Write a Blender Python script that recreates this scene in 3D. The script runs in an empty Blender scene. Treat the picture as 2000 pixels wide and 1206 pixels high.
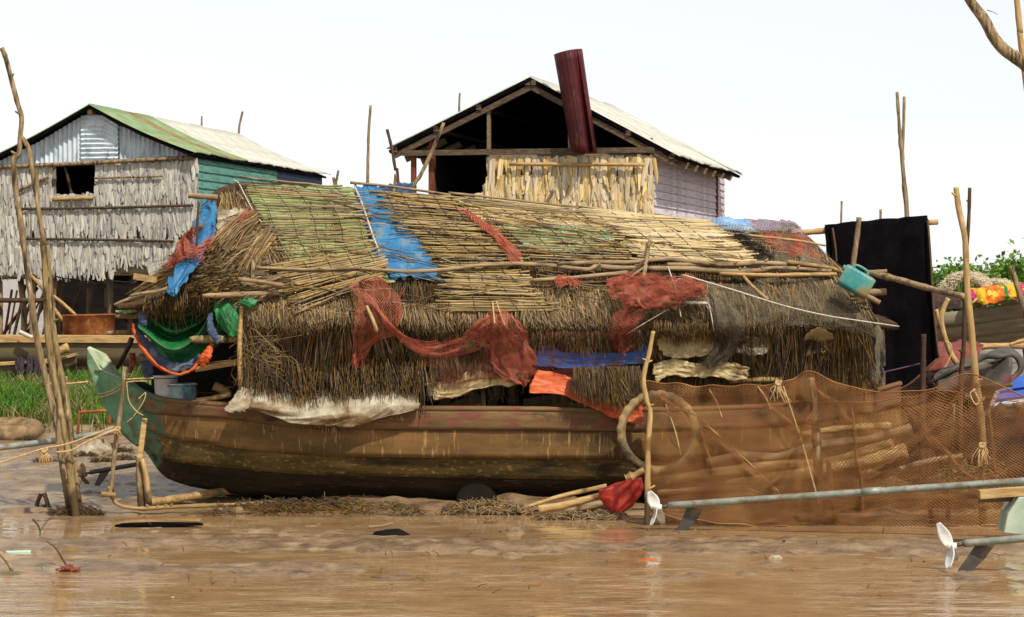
import bpy, math, random
import numpy as np

# ------------------------------------------------------------------ camera, sky, sun, exposure
SC = bpy.context.scene
COL = SC.collection
F, HY, HC = 4500.0, 540.0, 2.25          # focal length in photo pixels, horizon row, camera height (m)
cam_d = bpy.data.cameras.new('camera')
cam = bpy.data.objects.new('camera', cam_d); COL.objects.link(cam)
cam.location = (0, 0, HC); cam.rotation_euler = (math.radians(90), 0, 0)
cam_d.sensor_width = 36.0; cam_d.lens = 36.0 * F / 2000.0
cam_d.shift_y = -(603 - HY) / 2000.0
cam_d.clip_start = 0.5; cam_d.clip_end = 3000
SC.camera = cam

SUN_DIR = np.array([0.42, -0.66, 1.0]); SUN_DIR /= np.linalg.norm(SUN_DIR)
SUN_EL = math.asin(SUN_DIR[2]); SUN_ROT = math.atan2(SUN_DIR[0], SUN_DIR[1])
world = bpy.data.worlds.new('World'); SC.world = world; world.use_nodes = True
wn = world.node_tree.nodes; wl = world.node_tree.links
bg = wn['Background']
sky = wn.new('ShaderNodeTexSky'); sky.sky_type = 'NISHITA'; sky.sun_disc = False
sky.sun_elevation = SUN_EL; sky.sun_rotation = SUN_ROT
sky.air_density = 1.0; sky.dust_density = 0.3; sky.ozone_density = 1.0; sky.altitude = 0
hsv = wn.new('ShaderNodeHueSaturation'); hsv.inputs['Saturation'].default_value = 0.2
wl.new(sky.outputs[0], hsv.inputs['Color'])
haze = wn.new('ShaderNodeMix'); haze.data_type = 'RGBA'; haze.inputs['Factor'].default_value = 0.42   # bright even haze over the clear sky
haze.inputs['B'].default_value = (6.1, 6.4, 6.6, 1); wl.new(hsv.outputs[0], haze.inputs['A']); wl.new(haze.outputs['Result'], bg.inputs['Color'])
bg.inputs['Strength'].default_value = 0.15
sun_d = bpy.data.lights.new('sun', 'SUN'); sun_d.energy = 5.0; sun_d.angle = math.radians(1.5)
sun_d.color = (1.0, 0.94, 0.84)
sun = bpy.data.objects.new('sun', sun_d); COL.objects.link(sun)
sun.rotation_euler = (math.acos(SUN_DIR[2]), 0, math.atan2(SUN_DIR[1], SUN_DIR[0]) + math.pi / 2)
sun.location = (0, 0, 30)
vs = SC.view_settings
vs.view_transform = 'Standard'; vs.look = 'None'; vs.gamma = 1.0; vs.exposure = 0.0; vs.use_curve_mapping = False

# ------------------------------------------------------------------ small maths
RS = np.random.RandomState(7)
def P(px, py, Y):
    px = np.asarray(px, float); py = np.asarray(py, float); Y = np.asarray(Y, float)
    return np.stack(np.broadcast_arrays((px - 1000) / F * Y, Y, HC - (py - HY) / F * Y), -1)
def ray(px, py, pt, nrm):
    d = np.array([(px - 1000) / F, 1.0, -(py - HY) / F]); c = np.array([0, 0, HC])
    t = np.dot(np.asarray(pt) - c, nrm) / np.dot(d, nrm)
    return c + t * d
def _h(ix, iy, seed):
    n = (ix.astype(np.int64) * 374761393 + iy.astype(np.int64) * 668265263 + seed * 1442695041) & 0x7fffffff
    n = ((n ^ (n >> 13)) * 1274126177) & 0x7fffffff
    return ((n ^ (n >> 16)) & 0xffff) / 65535.0
def vn(x, y, seed=0):
    x = np.asarray(x, float); y = np.asarray(y, float); x, y = np.broadcast_arrays(x, y)
    ix = np.floor(x); iy = np.floor(y); fx = x - ix; fy = y - iy
    fx = fx * fx * (3 - 2 * fx); fy = fy * fy * (3 - 2 * fy)
    a = _h(ix, iy, seed); b = _h(ix + 1, iy, seed); c = _h(ix, iy + 1, seed); d = _h(ix + 1, iy + 1, seed)
    return (a * (1 - fx) + b * fx) * (1 - fy) + (c * (1 - fx) + d * fx) * fy
def fbm(x, y, o=4, seed=0):
    s = 0.0; a = 0.5; t = 0.0
    for i in range(o):
        s = s + a * vn(np.asarray(x) * 2 ** i, np.asarray(y) * 2 ** i, seed + i * 17); t += a; a *= 0.5
    return s / t
def smooth(a, b, x):
    t = np.clip((np.asarray(x, float) - a) / (b - a), 0, 1); return t * t * (3 - 2 * t)
def cr(pts, n):
    """Catmull-Rom through pts, resampled to n points of equal index step."""
    p = np.asarray(pts, float); k = len(p)
    if k == 1: return np.repeat(p, n, 0)
    q = np.vstack([2 * p[0] - p[1], p, 2 * p[-1] - p[-2]])
    t = np.linspace(0, k - 1, n); i = np.minimum(t.astype(int), k - 2); f = (t - i)[:, None]
    a, b, c, d = q[i], q[i + 1], q[i + 2], q[i + 3]
    return 0.5 * (2 * b + (c - a) * f + (2 * a - 5 * b + 4 * c - d) * f * f + (3 * b - a - 3 * c + d) * f ** 3)
def patch(rows, nu, nv):
    r = np.array([cr(row, nu) for row in rows])
    return np.stack([cr(r[:, j], nv) for j in range(nu)], 1)

# ------------------------------------------------------------------ mesh objects
WPOS = {}
class MB:
    def __init__(s): s.V = []; s.F = []; s.n = 0
    def add(s, V, Fc):
        V = np.asarray(V, float).reshape(-1, 3); s.V.append(V)
        if isinstance(Fc, np.ndarray): s.F.extend((Fc + s.n).tolist())
        else: s.F.extend([tuple(i + s.n for i in f) for f in Fc])
        s.n += len(V)
    def out(s): return np.vstack(s.V), s.F
def tago(o, label=None, cat=None, group=None, kind=None):
    if label: o['label'] = label
    if cat: o['category'] = cat
    if group: o['group'] = group
    if kind: o['kind'] = kind
    return o
def E(name, label, cat, loc, group=None):
    o = bpy.data.objects.new(name, None); COL.objects.link(o); o.empty_display_size = 0.2
    o.location = tuple(loc); WPOS[o.name] = np.array(loc, float)
    return tago(o, label, cat, group)
def O(name, V, Fc, mat, parent=None, label=None, cat=None, group=None, kind=None, sm=True):
    V = np.asarray(V, float).reshape(-1, 3)
    mn, mx = V.min(0), V.max(0)
    org = np.array([(mn[0] + mx[0]) / 2, (mn[1] + mx[1]) / 2, mn[2]])
    me = bpy.data.meshes.new(name)
    me.from_pydata((V - org).tolist(), [], Fc.tolist() if isinstance(Fc, np.ndarray) else Fc)
    me.polygons.foreach_set('use_smooth', np.full(len(me.polygons), sm))
    me.materials.append(mat); me.update()
    o = bpy.data.objects.new(name, me); COL.objects.link(o); WPOS[o.name] = org
    if parent is not None:
        o.parent = parent; o.location = tuple(org - WPOS[parent.name])
    else: o.location = tuple(org)
    return tago(o, label, cat, group, kind)
def inst(name, me, loc, rot, scale, parent):
    o = bpy.data.objects.new(name, me); COL.objects.link(o)
    o.location = tuple(np.asarray(loc) - (WPOS[parent.name] if parent else 0)); o.rotation_euler = rot; o.scale = scale
    if parent: o.parent = parent
    return o
def solid(o, t, off=0):
    m = o.modifiers.new('thickness', 'SOLIDIFY'); m.thickness = t; m.offset = off; return o
def bev(o, w, seg=2):
    m = o.modifiers.new('edge', 'BEVEL'); m.width = w; m.segments = seg; m.limit_method = 'ANGLE'; return o

def tubeVF(pts, rad, sides=6, cap=True, phase=0.0):
    p = np.asarray(pts, float); n = len(p); r = np.broadcast_to(np.asarray(rad, float), (n,))
    t = np.gradient(p, axis=0); t /= np.linalg.norm(t, axis=1)[:, None] + 1e-12
    ref = np.array([0.0, 1.0, 0.0]) if abs(t[:, 1]).mean() < 0.8 else np.array([1.0, 0.0, 0.0])
    a = np.cross(t, ref); a /= np.linalg.norm(a, axis=1)[:, None] + 1e-12
    b = np.cross(t, a)
    th = np.arange(sides) / sides * 2 * math.pi + phase
    V = p[:, None] + r[:, None, None] * (np.cos(th)[None, :, None] * a[:, None] + np.sin(th)[None, :, None] * b[:, None])
    i = np.arange(n - 1)[:, None] * sides; j = np.arange(sides)[None]; k = (j + 1) % sides
    Fq = np.stack([i + j, i + k, i + sides + k, i + sides + j], -1).reshape(-1, 4)
    Fl = [tuple(f) for f in Fq.tolist()]
    if cap: Fl += [tuple(range(sides))[::-1], tuple(range((n - 1) * sides, n * sides))]
    return V.reshape(-1, 3), Fl
def gridF(nv, nu, off=0, closed_u=False):
    i = np.arange(nv - 1)[:, None]; j = np.arange(nu if closed_u else nu - 1)[None]; k = (j + 1) % nu
    return np.stack([i * nu + j, i * nu + k, (i + 1) * nu + k, (i + 1) * nu + j], -1).reshape(-1, 4) + off
def boxVF(c, u, v, w):
    """box centred c with half vectors u, v, w"""
    c, u, v, w = map(lambda q: np.asarray(q, float), (c, u, v, w))
    V = [c + a * u + b * v + d * w for a in (-1, 1) for b in (-1, 1) for d in (-1, 1)]
    return np.array(V), [(0, 1, 3, 2), (4, 6, 7, 5), (0, 4, 5, 1), (2, 3, 7, 6), (0, 2, 6, 4), (1, 5, 7, 3)]
def beamVF(a, b, w, h, side=None):
    """rectangular bar from a to b, width w (sideways) and height h"""
    a = np.asarray(a, float); b = np.asarray(b, float); t = b - a; L = np.linalg.norm(t); t /= L
    s = np.asarray(side, float) if side is not None else np.array([0, 1.0, 0])
    s = s - t * np.dot(s, t); s /= np.linalg.norm(s); k = np.cross(t, s)
    return boxVF((a + b) / 2, t * L / 2, s * w / 2, k * h / 2)
def prismVF(poly, axis):
    """extrude the 3D polygon by the vector axis"""
    p = np.asarray(poly, float); n = len(p); V = np.vstack([p, p + np.asarray(axis)])
    return V, [tuple(range(n))[::-1], tuple(range(n, 2 * n))] + [(i, (i + 1) % n, n + (i + 1) % n, n + i) for i in range(n)]

# ------------------------------------------------------------------ materials
def lin(c):
    if isinstance(c, str): c = [int(c[i:i + 2], 16) for i in (0, 2, 4)]
    c = [v / 255.0 for v in c]
    return tuple([(v / 12.92 if v <= 0.04045 else ((v + 0.055) / 1.055) ** 2.4) for v in c] + [1.0])
MATS = {}
def M(name, cols, scale=6, detail=6, rough=0.8, bump=0.3, stretch=(1, 1, 1), rnd=0.0, over=None, over2=None,
      spec=0.3, metal=0.0, bd=0.01, trans=0.0, hue=0.0, bscale=None):
    """noise-ramp principled material; over=(colour, scale, lo, hi, stretch) adds patches of a second colour"""
    m = bpy.data.materials.new(name); m.use_nodes = True; MATS[name] = m
    nt = m.node_tree; N = nt.nodes; L = nt.links; b = N['Principled BSDF']
    tc = N.new('ShaderNodeTexCoord')
    def noise(sc, st, det):
        mp = N.new('ShaderNodeMapping'); mp.inputs['Scale'].default_value = st
        L.new(tc.outputs['Object'], mp.inputs['Vector'])
        n = N.new('ShaderNodeTexNoise'); n.inputs['Scale'].default_value = sc; n.inputs['Detail'].default_value = det
        n.inputs['Roughness'].default_value = 0.62
        L.new(mp.outputs[0], n.inputs['Vector']); return n
    n1 = noise(scale, stretch, detail)
    rp = N.new('ShaderNodeValToRGB'); el = rp.color_ramp.elements
    k = len(cols)
    for i, c in enumerate(cols):
        pos = 0.3 + 0.4 * i / max(1, k - 1)
        if i < 2: e = el[i]; e.position = pos
        else: e = el.new(pos)
        e.color = lin(c)
    if k == 1: el[1].color = lin(cols[0])
    L.new(n1.outputs['Fac'], rp.inputs['Fac']); col = rp.outputs['Color']
    for ov in (over, over2):
        if ov:
            oc, osc, lo, hi, ost = ov
            n2 = noise(osc, ost, 8)
            mr = N.new('ShaderNodeMapRange'); mr.inputs['From Min'].default_value = lo; mr.inputs['From Max'].default_value = hi
            L.new(n2.outputs['Fac'], mr.inputs['Value'])
            mx = N.new('ShaderNodeMix'); mx.data_type = 'RGBA'; mx.inputs['B'].default_value = lin(oc)
            L.new(mr.outputs[0], mx.inputs['Factor']); L.new(col, mx.inputs['A']); col = mx.outputs['Result']
    if rnd or hue:
        g = N.new('ShaderNodeNewGeometry'); oi = N.new('ShaderNodeObjectInfo')
        ad = N.new('ShaderNodeMath'); ad.operation = 'ADD'
        L.new(g.outputs['Random Per Island'], ad.inputs[0]); L.new(oi.outputs['Random'], ad.inputs[1])
        fr = N.new('ShaderNodeMath'); fr.operation = 'FRACT'; L.new(ad.outputs[0], fr.inputs[0])
        mr = N.new('ShaderNodeMapRange'); mr.inputs['To Min'].default_value = 1 - rnd; mr.inputs['To Max'].default_value = 1 + rnd * 0.8
        L.new(fr.outputs[0], mr.inputs['Value'])
        hs = N.new('ShaderNodeHueSaturation'); L.new(col, hs.inputs['Color']); L.new(mr.outputs[0], hs.inputs['Value'])
        if hue:
            m7 = N.new('ShaderNodeMath'); m7.operation = 'MULTIPLY'; m7.inputs[1].default_value = 7.31; L.new(fr.outputs[0], m7.inputs[0])
            f2 = N.new('ShaderNodeMath'); f2.operation = 'FRACT'; L.new(m7.outputs[0], f2.inputs[0])
            mh = N.new('ShaderNodeMapRange'); mh.inputs['To Min'].default_value = 1 - hue; mh.inputs['To Max'].default_value = 1 + hue
            L.new(f2.outputs[0], mh.inputs['Value']); L.new(mh.outputs[0], hs.inputs['Saturation'])
        col = hs.outputs['Color']
    L.new(col, b.inputs['Base Color'])
    b.inputs['Roughness'].default_value = rough; b.inputs['Specular IOR Level'].default_value = spec
    b.inputs['Metallic'].default_value = metal
    if bump:
        nb = n1 if bscale is None else noise(bscale, stretch, 6)
        bp = N.new('ShaderNodeBump'); bp.inputs['Strength'].default_value = bump; bp.inputs['Distance'].default_value = bd
        L.new(nb.outputs['Fac'], bp.inputs['Height']); L.new(bp.outputs[0], b.inputs['Normal'])
    if trans:
        tr = N.new('ShaderNodeBsdfTranslucent'); L.new(col, tr.inputs['Color'])
        mx = N.new('ShaderNodeMixShader'); mx.inputs[0].default_value = trans
        L.new(b.outputs[0], mx.inputs[1]); L.new(tr.outputs[0], mx.inputs[2]); L.new(mx.outputs[0], N['Material Output'].inputs['Surface'])
    return m

W = {}
W['stake'] = M('stake_wood', ['54432f', '86704f', 'ab9574'], 11, rough=.9, bump=.9, stretch=(3, 3, .45), over=('3c2e20', 7, .5, .62, (2, 2, .35)), over2=('b8a684', 10, .6, .7, (2, 2, .5)))
W['stake_mud'] = M('stake_muddy', ['5d4930', '857049', 'a58c63'], 10, rough=.9, bump=.9, stretch=(3, 3, .45), over=('3f2f1d', 7, .5, .62, (2, 2, .4)), over2=('b09a72', 10, .6, .7, (2, 2, .5)))
W['stake_dark'] = M('stake_dark', ['2a1d15', '44301f', '5b4733'], 9, rough=.8, bump=.6, stretch=(3, 3, .6))
W['pole'] = M('pole_grey', ['5e4c37', '8c7556', 'a68d66'], 10, rough=.8, bump=.5, stretch=(.5, 3, 3), over=('3d3022', 6, .52, .7, (.7, 2, 2)))
W['stake_h'] = M('stake_wood_lying', ['5f4d38', '8a7355', 'a8916f'], 9, rough=.85, bump=.6, stretch=(.5, 3, 3), over=('4a3a28', 5, .5, .7, (.4, 2, 2)))
W['stake_mud_h'] = M('stake_muddy_lying', ['6b5337', '917348', 'b0925f'], 8, rough=.85, bump=.6, stretch=(.5, 3, 3), over=('4d3a22', 4, .52, .72, (.6, 2, 2)))
W['pole_v'] = M('pole_grey_upright', ['5e4c37', '8c7556', 'a68d66'], 10, rough=.8, bump=.5, stretch=(3, 3, .5), over=('3d3022', 6, .52, .7, (2, 2, .7)))
W['pole_pale_v'] = M('pole_pale_upright', ['8a6f47', 'a98a58', 'bf9f6c'], 10, rough=.75, bump=.4, stretch=(3, 3, .5), over=('54402a', 6, .56, .72, (2, 2, .5)))
W['pole_pale'] = M('pole_pale', ['86693f', 'a88755', 'c2a26d'], 10, rough=.7, bump=.4, stretch=(.5, 3, 3), over=('5c472c', 6, .58, .75, (.7, 2, 2)))
def wet_foot(m, z1):
    # mud and damp have stained the wood up to an uneven line above the ground
    nt = m.node_tree; N = nt.nodes; L = nt.links; b = N['Principled BSDF']; src = b.inputs['Base Color'].links[0].from_socket
    g = N.new('ShaderNodeNewGeometry'); sp = N.new('ShaderNodeSeparateXYZ'); L.new(g.outputs['Position'], sp.inputs[0])
    n = N.new('ShaderNodeTexNoise'); n.inputs['Scale'].default_value = 9; n.inputs['Detail'].default_value = 6; L.new(g.outputs['Position'], n.inputs['Vector'])
    ma = N.new('ShaderNodeMath'); ma.operation = 'MULTIPLY_ADD'; ma.inputs[1].default_value = .5; L.new(n.outputs['Fac'], ma.inputs[0]); L.new(sp.outputs[2], ma.inputs[2])
    mr = N.new('ShaderNodeMapRange'); mr.inputs['From Min'].default_value = z1; mr.inputs['From Max'].default_value = z1 + .14; L.new(ma.outputs[0], mr.inputs['Value'])
    mx = N.new('ShaderNodeMix'); mx.data_type = 'RGBA'; mx.inputs['A'].default_value = lin('4f3c27'); L.new(mr.outputs[0], mx.inputs['Factor']); L.new(src, mx.inputs['B']); L.new(mx.outputs['Result'], b.inputs['Base Color'])
for k in ('stake', 'stake_mud', 'stake_dark', 'pole_pale_v', 'pole_v'): wet_foot(W[k], .42)
W['plank'] = M('plank_wood', ['4f4030', '78654c', '95815f'], 9, rough=.85, bump=.5, stretch=(.4, 3, 4), rnd=.12)
W['plank_dark'] = M('plank_dark', ['3a2e22', '554534', '6c5a45'], 9, rough=.85, bump=.5, stretch=(.6, 3, 3), rnd=.12)
W['plank_tan'] = M('plank_tan', ['80633f', 'a78654', 'c1a16b'], 9, rough=.8, bump=.4, stretch=(.5, 3, 4), rnd=.1)
W['timber_red'] = M('timber_red', ['4a2315', '6b3520', '7d452a'], 8, rough=.8, bump=.4, stretch=(3, 3, .5))
W['dark'] = M('interior_shade', ['17120d', '231b13'], 6, rough=.9, bump=.2)  # near-black: the shade indoors is put into the surface colour
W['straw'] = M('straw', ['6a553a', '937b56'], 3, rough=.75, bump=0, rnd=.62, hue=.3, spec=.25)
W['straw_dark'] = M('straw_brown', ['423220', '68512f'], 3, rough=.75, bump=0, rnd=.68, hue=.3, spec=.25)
W['straw_gold'] = M('straw_gold', ['6a5436', '927852'], 3, rough=.7, bump=0, rnd=.6, hue=.25, spec=.3)
W['thatch_base'] = M('thatch_base', ['2a1d10', '453019', '5a4324'], 30, rough=.95, bump=.8, stretch=(3, 1, .3), bd=.02)
W['reed'] = M('reed', ['665336', '8a744c', 'a8906a'], 12, rough=.6, bump=.3, stretch=(.6, 4, 4), rnd=.3, hue=.15)
W['reed_grey'] = M('reed_grey', ['6e5a36', '937c50', 'ad9668'], 12, rough=.65, bump=.3, stretch=(.6, 4, 4), rnd=.35, hue=.2)
W['reed_pale'] = M('reed_pale', ['9c885e', 'b7a277', 'cab88d'], 12, rough=.6, bump=.3, stretch=(.6, 4, 4), rnd=.2, hue=.2)
W['twine'] = M('twine', ['2b2118', '3d2f22'], 20, rough=.9, bump=0)
W['rope'] = M('rope', ['8d7146', 'b69663', 'cdb184'], 60, rough=.85, bump=.5, bd=.003)
W['rope_white'] = M('rope_white', ['94897a', 'b8ae9c', 'd0c8b8'], 50, rough=.8, bump=.3, bd=.003)
def tarp(n, cols, over=None, over2=None, rough=.5, scale=7, trans=.12): return M(n, cols, scale, rough=rough, bump=.35, over=over, over2=over2, bd=.008, spec=.4, trans=trans, bscale=25)
W['t_blue'] = tarp('tarp_blue', ['1d557e', '2a6c97', '4684a8'], ('7d745e', 7, .54, .7, (1, 1, 1)))
W['t_blue2'] = tarp('tarp_royal_blue', ['1a4788', '23599f', '3d74b4'], ('4a3d35', 7, .48, .68, (1, 1, 1)))
W['t_lime'] = tarp('tarp_lime', ['77864f', '8b9a5e', 'a0ac76'], ('76714a', 6, .55, .75, (1, 1, 1)))
W['t_mint'] = tarp('tarp_mint', ['7a9a6c', '8dac7c', 'a5bf94'], ('7c8055', 6, .57, .75, (1, 1, 1)))
W['t_cream'] = tarp('tarp_cream', ['b39a67', 'ccb37d', 'decb98'], ('8e7145', 6, .55, .75, (1, 1, 1)))
W['t_sack'] = tarp('sack_white', ['8d8168', 'ada289', 'c8bfa8'], ('755a36', 3.6, .42, .6, (1, 1, 1.5)), ('4f3b20', 7, .56, .70, (1, 1, 1.4)))
W['t_sack2'] = tarp('sack_dirty', ['8d7850', 'b29b6b', 'cdb98a'], ('5a452a', 5, .52, .7, (1, 1, 1)))
W['t_green'] = tarp('tarp_green', ['154c2a', '206a38', '388648'], ('4d4a2a', 6, .57, .75, (1, 1, 1)))
W['t_orange'] = tarp('tarp_orange', ['a83c0f', 'c45217', 'd0692c'], ('7d4a28', 6, .52, .7, (1, 1, 1)))
W['t_denim'] = tarp('denim_grey', ['2a3446', '46536a', '7d8798'], ('c5c5c0', 8, .6, .75, (1, 1, 1)), rough=.85)
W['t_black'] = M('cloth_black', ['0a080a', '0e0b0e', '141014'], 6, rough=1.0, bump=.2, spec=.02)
W['t_red'] = tarp('tarp_red', ['a32c22', 'bf3b2e', 'd05344'], ('6e3d2a', 6, .57, .75, (1, 1, 1)))
W['t_rust'] = tarp('tarp_rust', ['682818', '7b3321', '8e432f'], ('52301f', 6, .55, .75, (1, 1, 1)))
W['t_sky'] = tarp('cloth_light_blue', ['5d86b3', '7fa5cb', 'a9c4dc'], ('8d8577', 14, .52, .65, (1, 1, 1)))
W['t_mauve'] = tarp('cloth_mauve', ['7f7186', '978c9c', 'b1a7b0'], ('8c4a38', 10, .52, .62, (1, 1, 1)))
W['n_red'] = M('net_red', ['83392a', 'a5543f', 'bd6f57'], 7, rough=.85, bump=0, over=('7d6a4c', 6, .52, .7, (1, 1, 1)))
W['n_maroon'] = M('net_maroon', ['54231b', '6f3327', '874838'], 5, rough=.85, bump=0, rnd=.1)
W['n_brown'] = M('net_brown', ['241811', '35251a', '4a3524'], 5, rough=.85, bump=0)
W['n_fence'] = M('net_fence', ['65401f', '85592e', 'a27746'], 2.5, rough=.85, bump=0, over=('754528', 2, .52, .7, (1, 1, 1)))
W['n_grey'] = M('net_grey', ['4a4234', '6c6350', '8a8069'], 5, rough=.85, bump=0)
W['n_black'] = M('net_black', ['14110f', '241e1a'], 5, rough=.9, bump=0)
W['rubber'] = M('rubber_muddy', ['26241f', '37332b', '4b4436'], 5, rough=.85, bump=.5, over=('9a8054', 2.2, .42, .54, (1, 1, 1)), over2=('5d4c30', 9, .5, .62, (1, 1, 1)))
W['rubber_dark'] = M('rubber_dark', ['0d0b09', '14110d', '1e1912'], 4, rough=.85, bump=.4, over=('33291a', 4, .6, .75, (1, 1, 1)), spec=.08)
W['iron'] = M('iron_pipe', ['6d7066', '888b7f', '9d9f90'], 8, rough=.5, bump=.25, metal=.3, over=('6d5a3c', 9, .5, .66, (.5, 1, 1)), over2=('8a5a34', 14, .6, .68, (1, 1, 1)))
W['iron_dark'] = M('iron_dark', ['35322d', '4c4a44', '67655e'], 8, rough=.5, bump=.2, metal=.4, over=('6d5336', 5, .55, .7, (1, 1, 1)))
W['prop_white'] = M('propeller_metal', ['b5b4ac', 'cfcdc6', 'e0dfda'], 12, rough=.4, bump=.2, over=('94835f', 12, .54, .7, (1, 1, 1)))
W['prop_dark'] = M('propeller_bronze', ['5c4526', '7f623a', '97794d'], 8, rough=.5, bump=.2)
W['fin'] = M('fin_steel', ['35322f', '4a4642', '5d5851'], 5, rough=.5, bump=.15, metal=.3, over=('8a6a3e', 3, .52, .62, (1, 1, 1)))
W['rust'] = M('rusty_sheet', ['5a2e16', '8a4a20', 'b3743c'], 4, rough=.8, bump=.4, over=('c9a06a', 6, .58, .72, (1, 1, 1)))
W['zinc'] = M('zinc_sheet', ['a9b6bd', 'c3cdd2', 'd7dee0'], 3, rough=.5, bump=.1, rnd=.06, over=('75828c', 5, .52, .7, (2, 2, .4)))
W['roof_white'] = M('roof_zinc_white', ['a29e90', 'b4b1a4', 'c2bfb3'], 3, rough=.5, bump=.1, rnd=.05, over=('8d8570', 4, .54, .75, (.4, 2, 2)))
W['roof_green'] = M('roof_green', ['5c7050', '74885f', '8a9b72'], 3, rough=.6, bump=.1, rnd=.08, over=('7d6a42', 3, .54, .7, (.6, 2, 1)))
W['roof_rusty'] = M('roof_green_rust', ['6a5a38', '84714a', '7d8458'], 3, rough=.7, bump=.1, over=('74532c', 3, .5, .66, (.6, 2, 1)))
W['sheet_red'] = M('sheet_dark_red', ['330709', '430b0d', '521312'], 3, rough=.55, bump=.3, over=('2a0a08', 3, .5, .7, (2, 2, .4)), over2=('6e3a2c', 8, .6, .7, (3, 3, .5)))
W['board_green'] = M('board_green', ['3c675b', '528476', '6a9a8c'], 6, rough=.8, bump=.3, stretch=(1, .4, 4), rnd=.1, over=('1f3a2a', 5, .55, .7, (1, .5, 3)))
W['board_mauve'] = M('board_mauve', ['a0959a', 'b7acb0', 'cac1c4'], 5, rough=.75, bump=.3, stretch=(1, .4, 4), rnd=.08, over=('4a2620', 6, .6, .66, (1, .7, 2.5)), over2=('6b5a30', 4, .63, .7, (1, .5, 3)))
W['leaf_grey'] = M('palm_leaf_grey', ['8b8577', 'aaa599', 'c1bcb1'], 8, rough=.8, bump=.3, stretch=(4, 4, .6), rnd=.34, hue=.4)
W['leaf_tan'] = M('palm_leaf_tan', ['a88f66', 'c6ae82', 'd8c49c'], 8, rough=.75, bump=.3, stretch=(4, 4, .6), rnd=.3, hue=.35)
W['leaf_backing'] = M('palm_wall_backing', ['7b6f5a', '938670'], 12, rough=.9, bump=.5, stretch=(4, 4, .6))  # backing close to the leaves' own colour
W['grass'] = M('grass_blade', ['3f6a1c', '5f8a2a'], 2, rough=.6, bump=0, rnd=.45, hue=.2, trans=.3, over=('7d7a3c', 1.3, .5, .66, (1, 1, 1)))
W['leafgreen'] = M('bush_leaf', ['4a7424', '74963a'], 2, rough=.55, bump=0, rnd=.5, hue=.2, trans=.3)
W['bark'] = M('bush_bark', ['4a3a28', '66533a'], 10, rough=.9, bump=.4)
# ------------------------------------------------------------------ ground, water
def gh(x, y):
    x = np.asarray(x, float); y = np.asarray(y, float)
    base = np.interp(y, [0, 14, 16, 17.1, 17.7, 18.3, 19.0, 19.6, 20.1, 21.5, 22.1, 26, 29], [-.07, -.05, -.04, -.026, .006, -.026, .024, .014, -.034, -.030, .026, .03, .03])
    n = (fbm(x * .45 + 3, y * .9, 4, 3) - .5) * .085 + (fbm(x * 1.9, y * 2.6, 4, 9) - .5) * .048
    fine = (fbm(x * 6, y * 7, 3, 21) - .5) * .036 + .022 * smooth(.62, .8, vn(x * 5, y * 5, 77))
    bank = .43 * smooth(29, 34, y) + (fbm(x * .6, y * .6, 3, 33) - .5) * .12 * smooth(29, 32, y)
    z = base + n * np.interp(y, [15, 18, 23, 30], [.7, 1, 1, 1]) + fine + bank
    bump = .10 * np.exp(-((y - 22.35) / .4) ** 2) * smooth(-3.0, -2.2, x) * smooth(1.6, 1.0, x) * fbm(x * 1.5, y * 2, 3, 40)
    return z + bump
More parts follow.
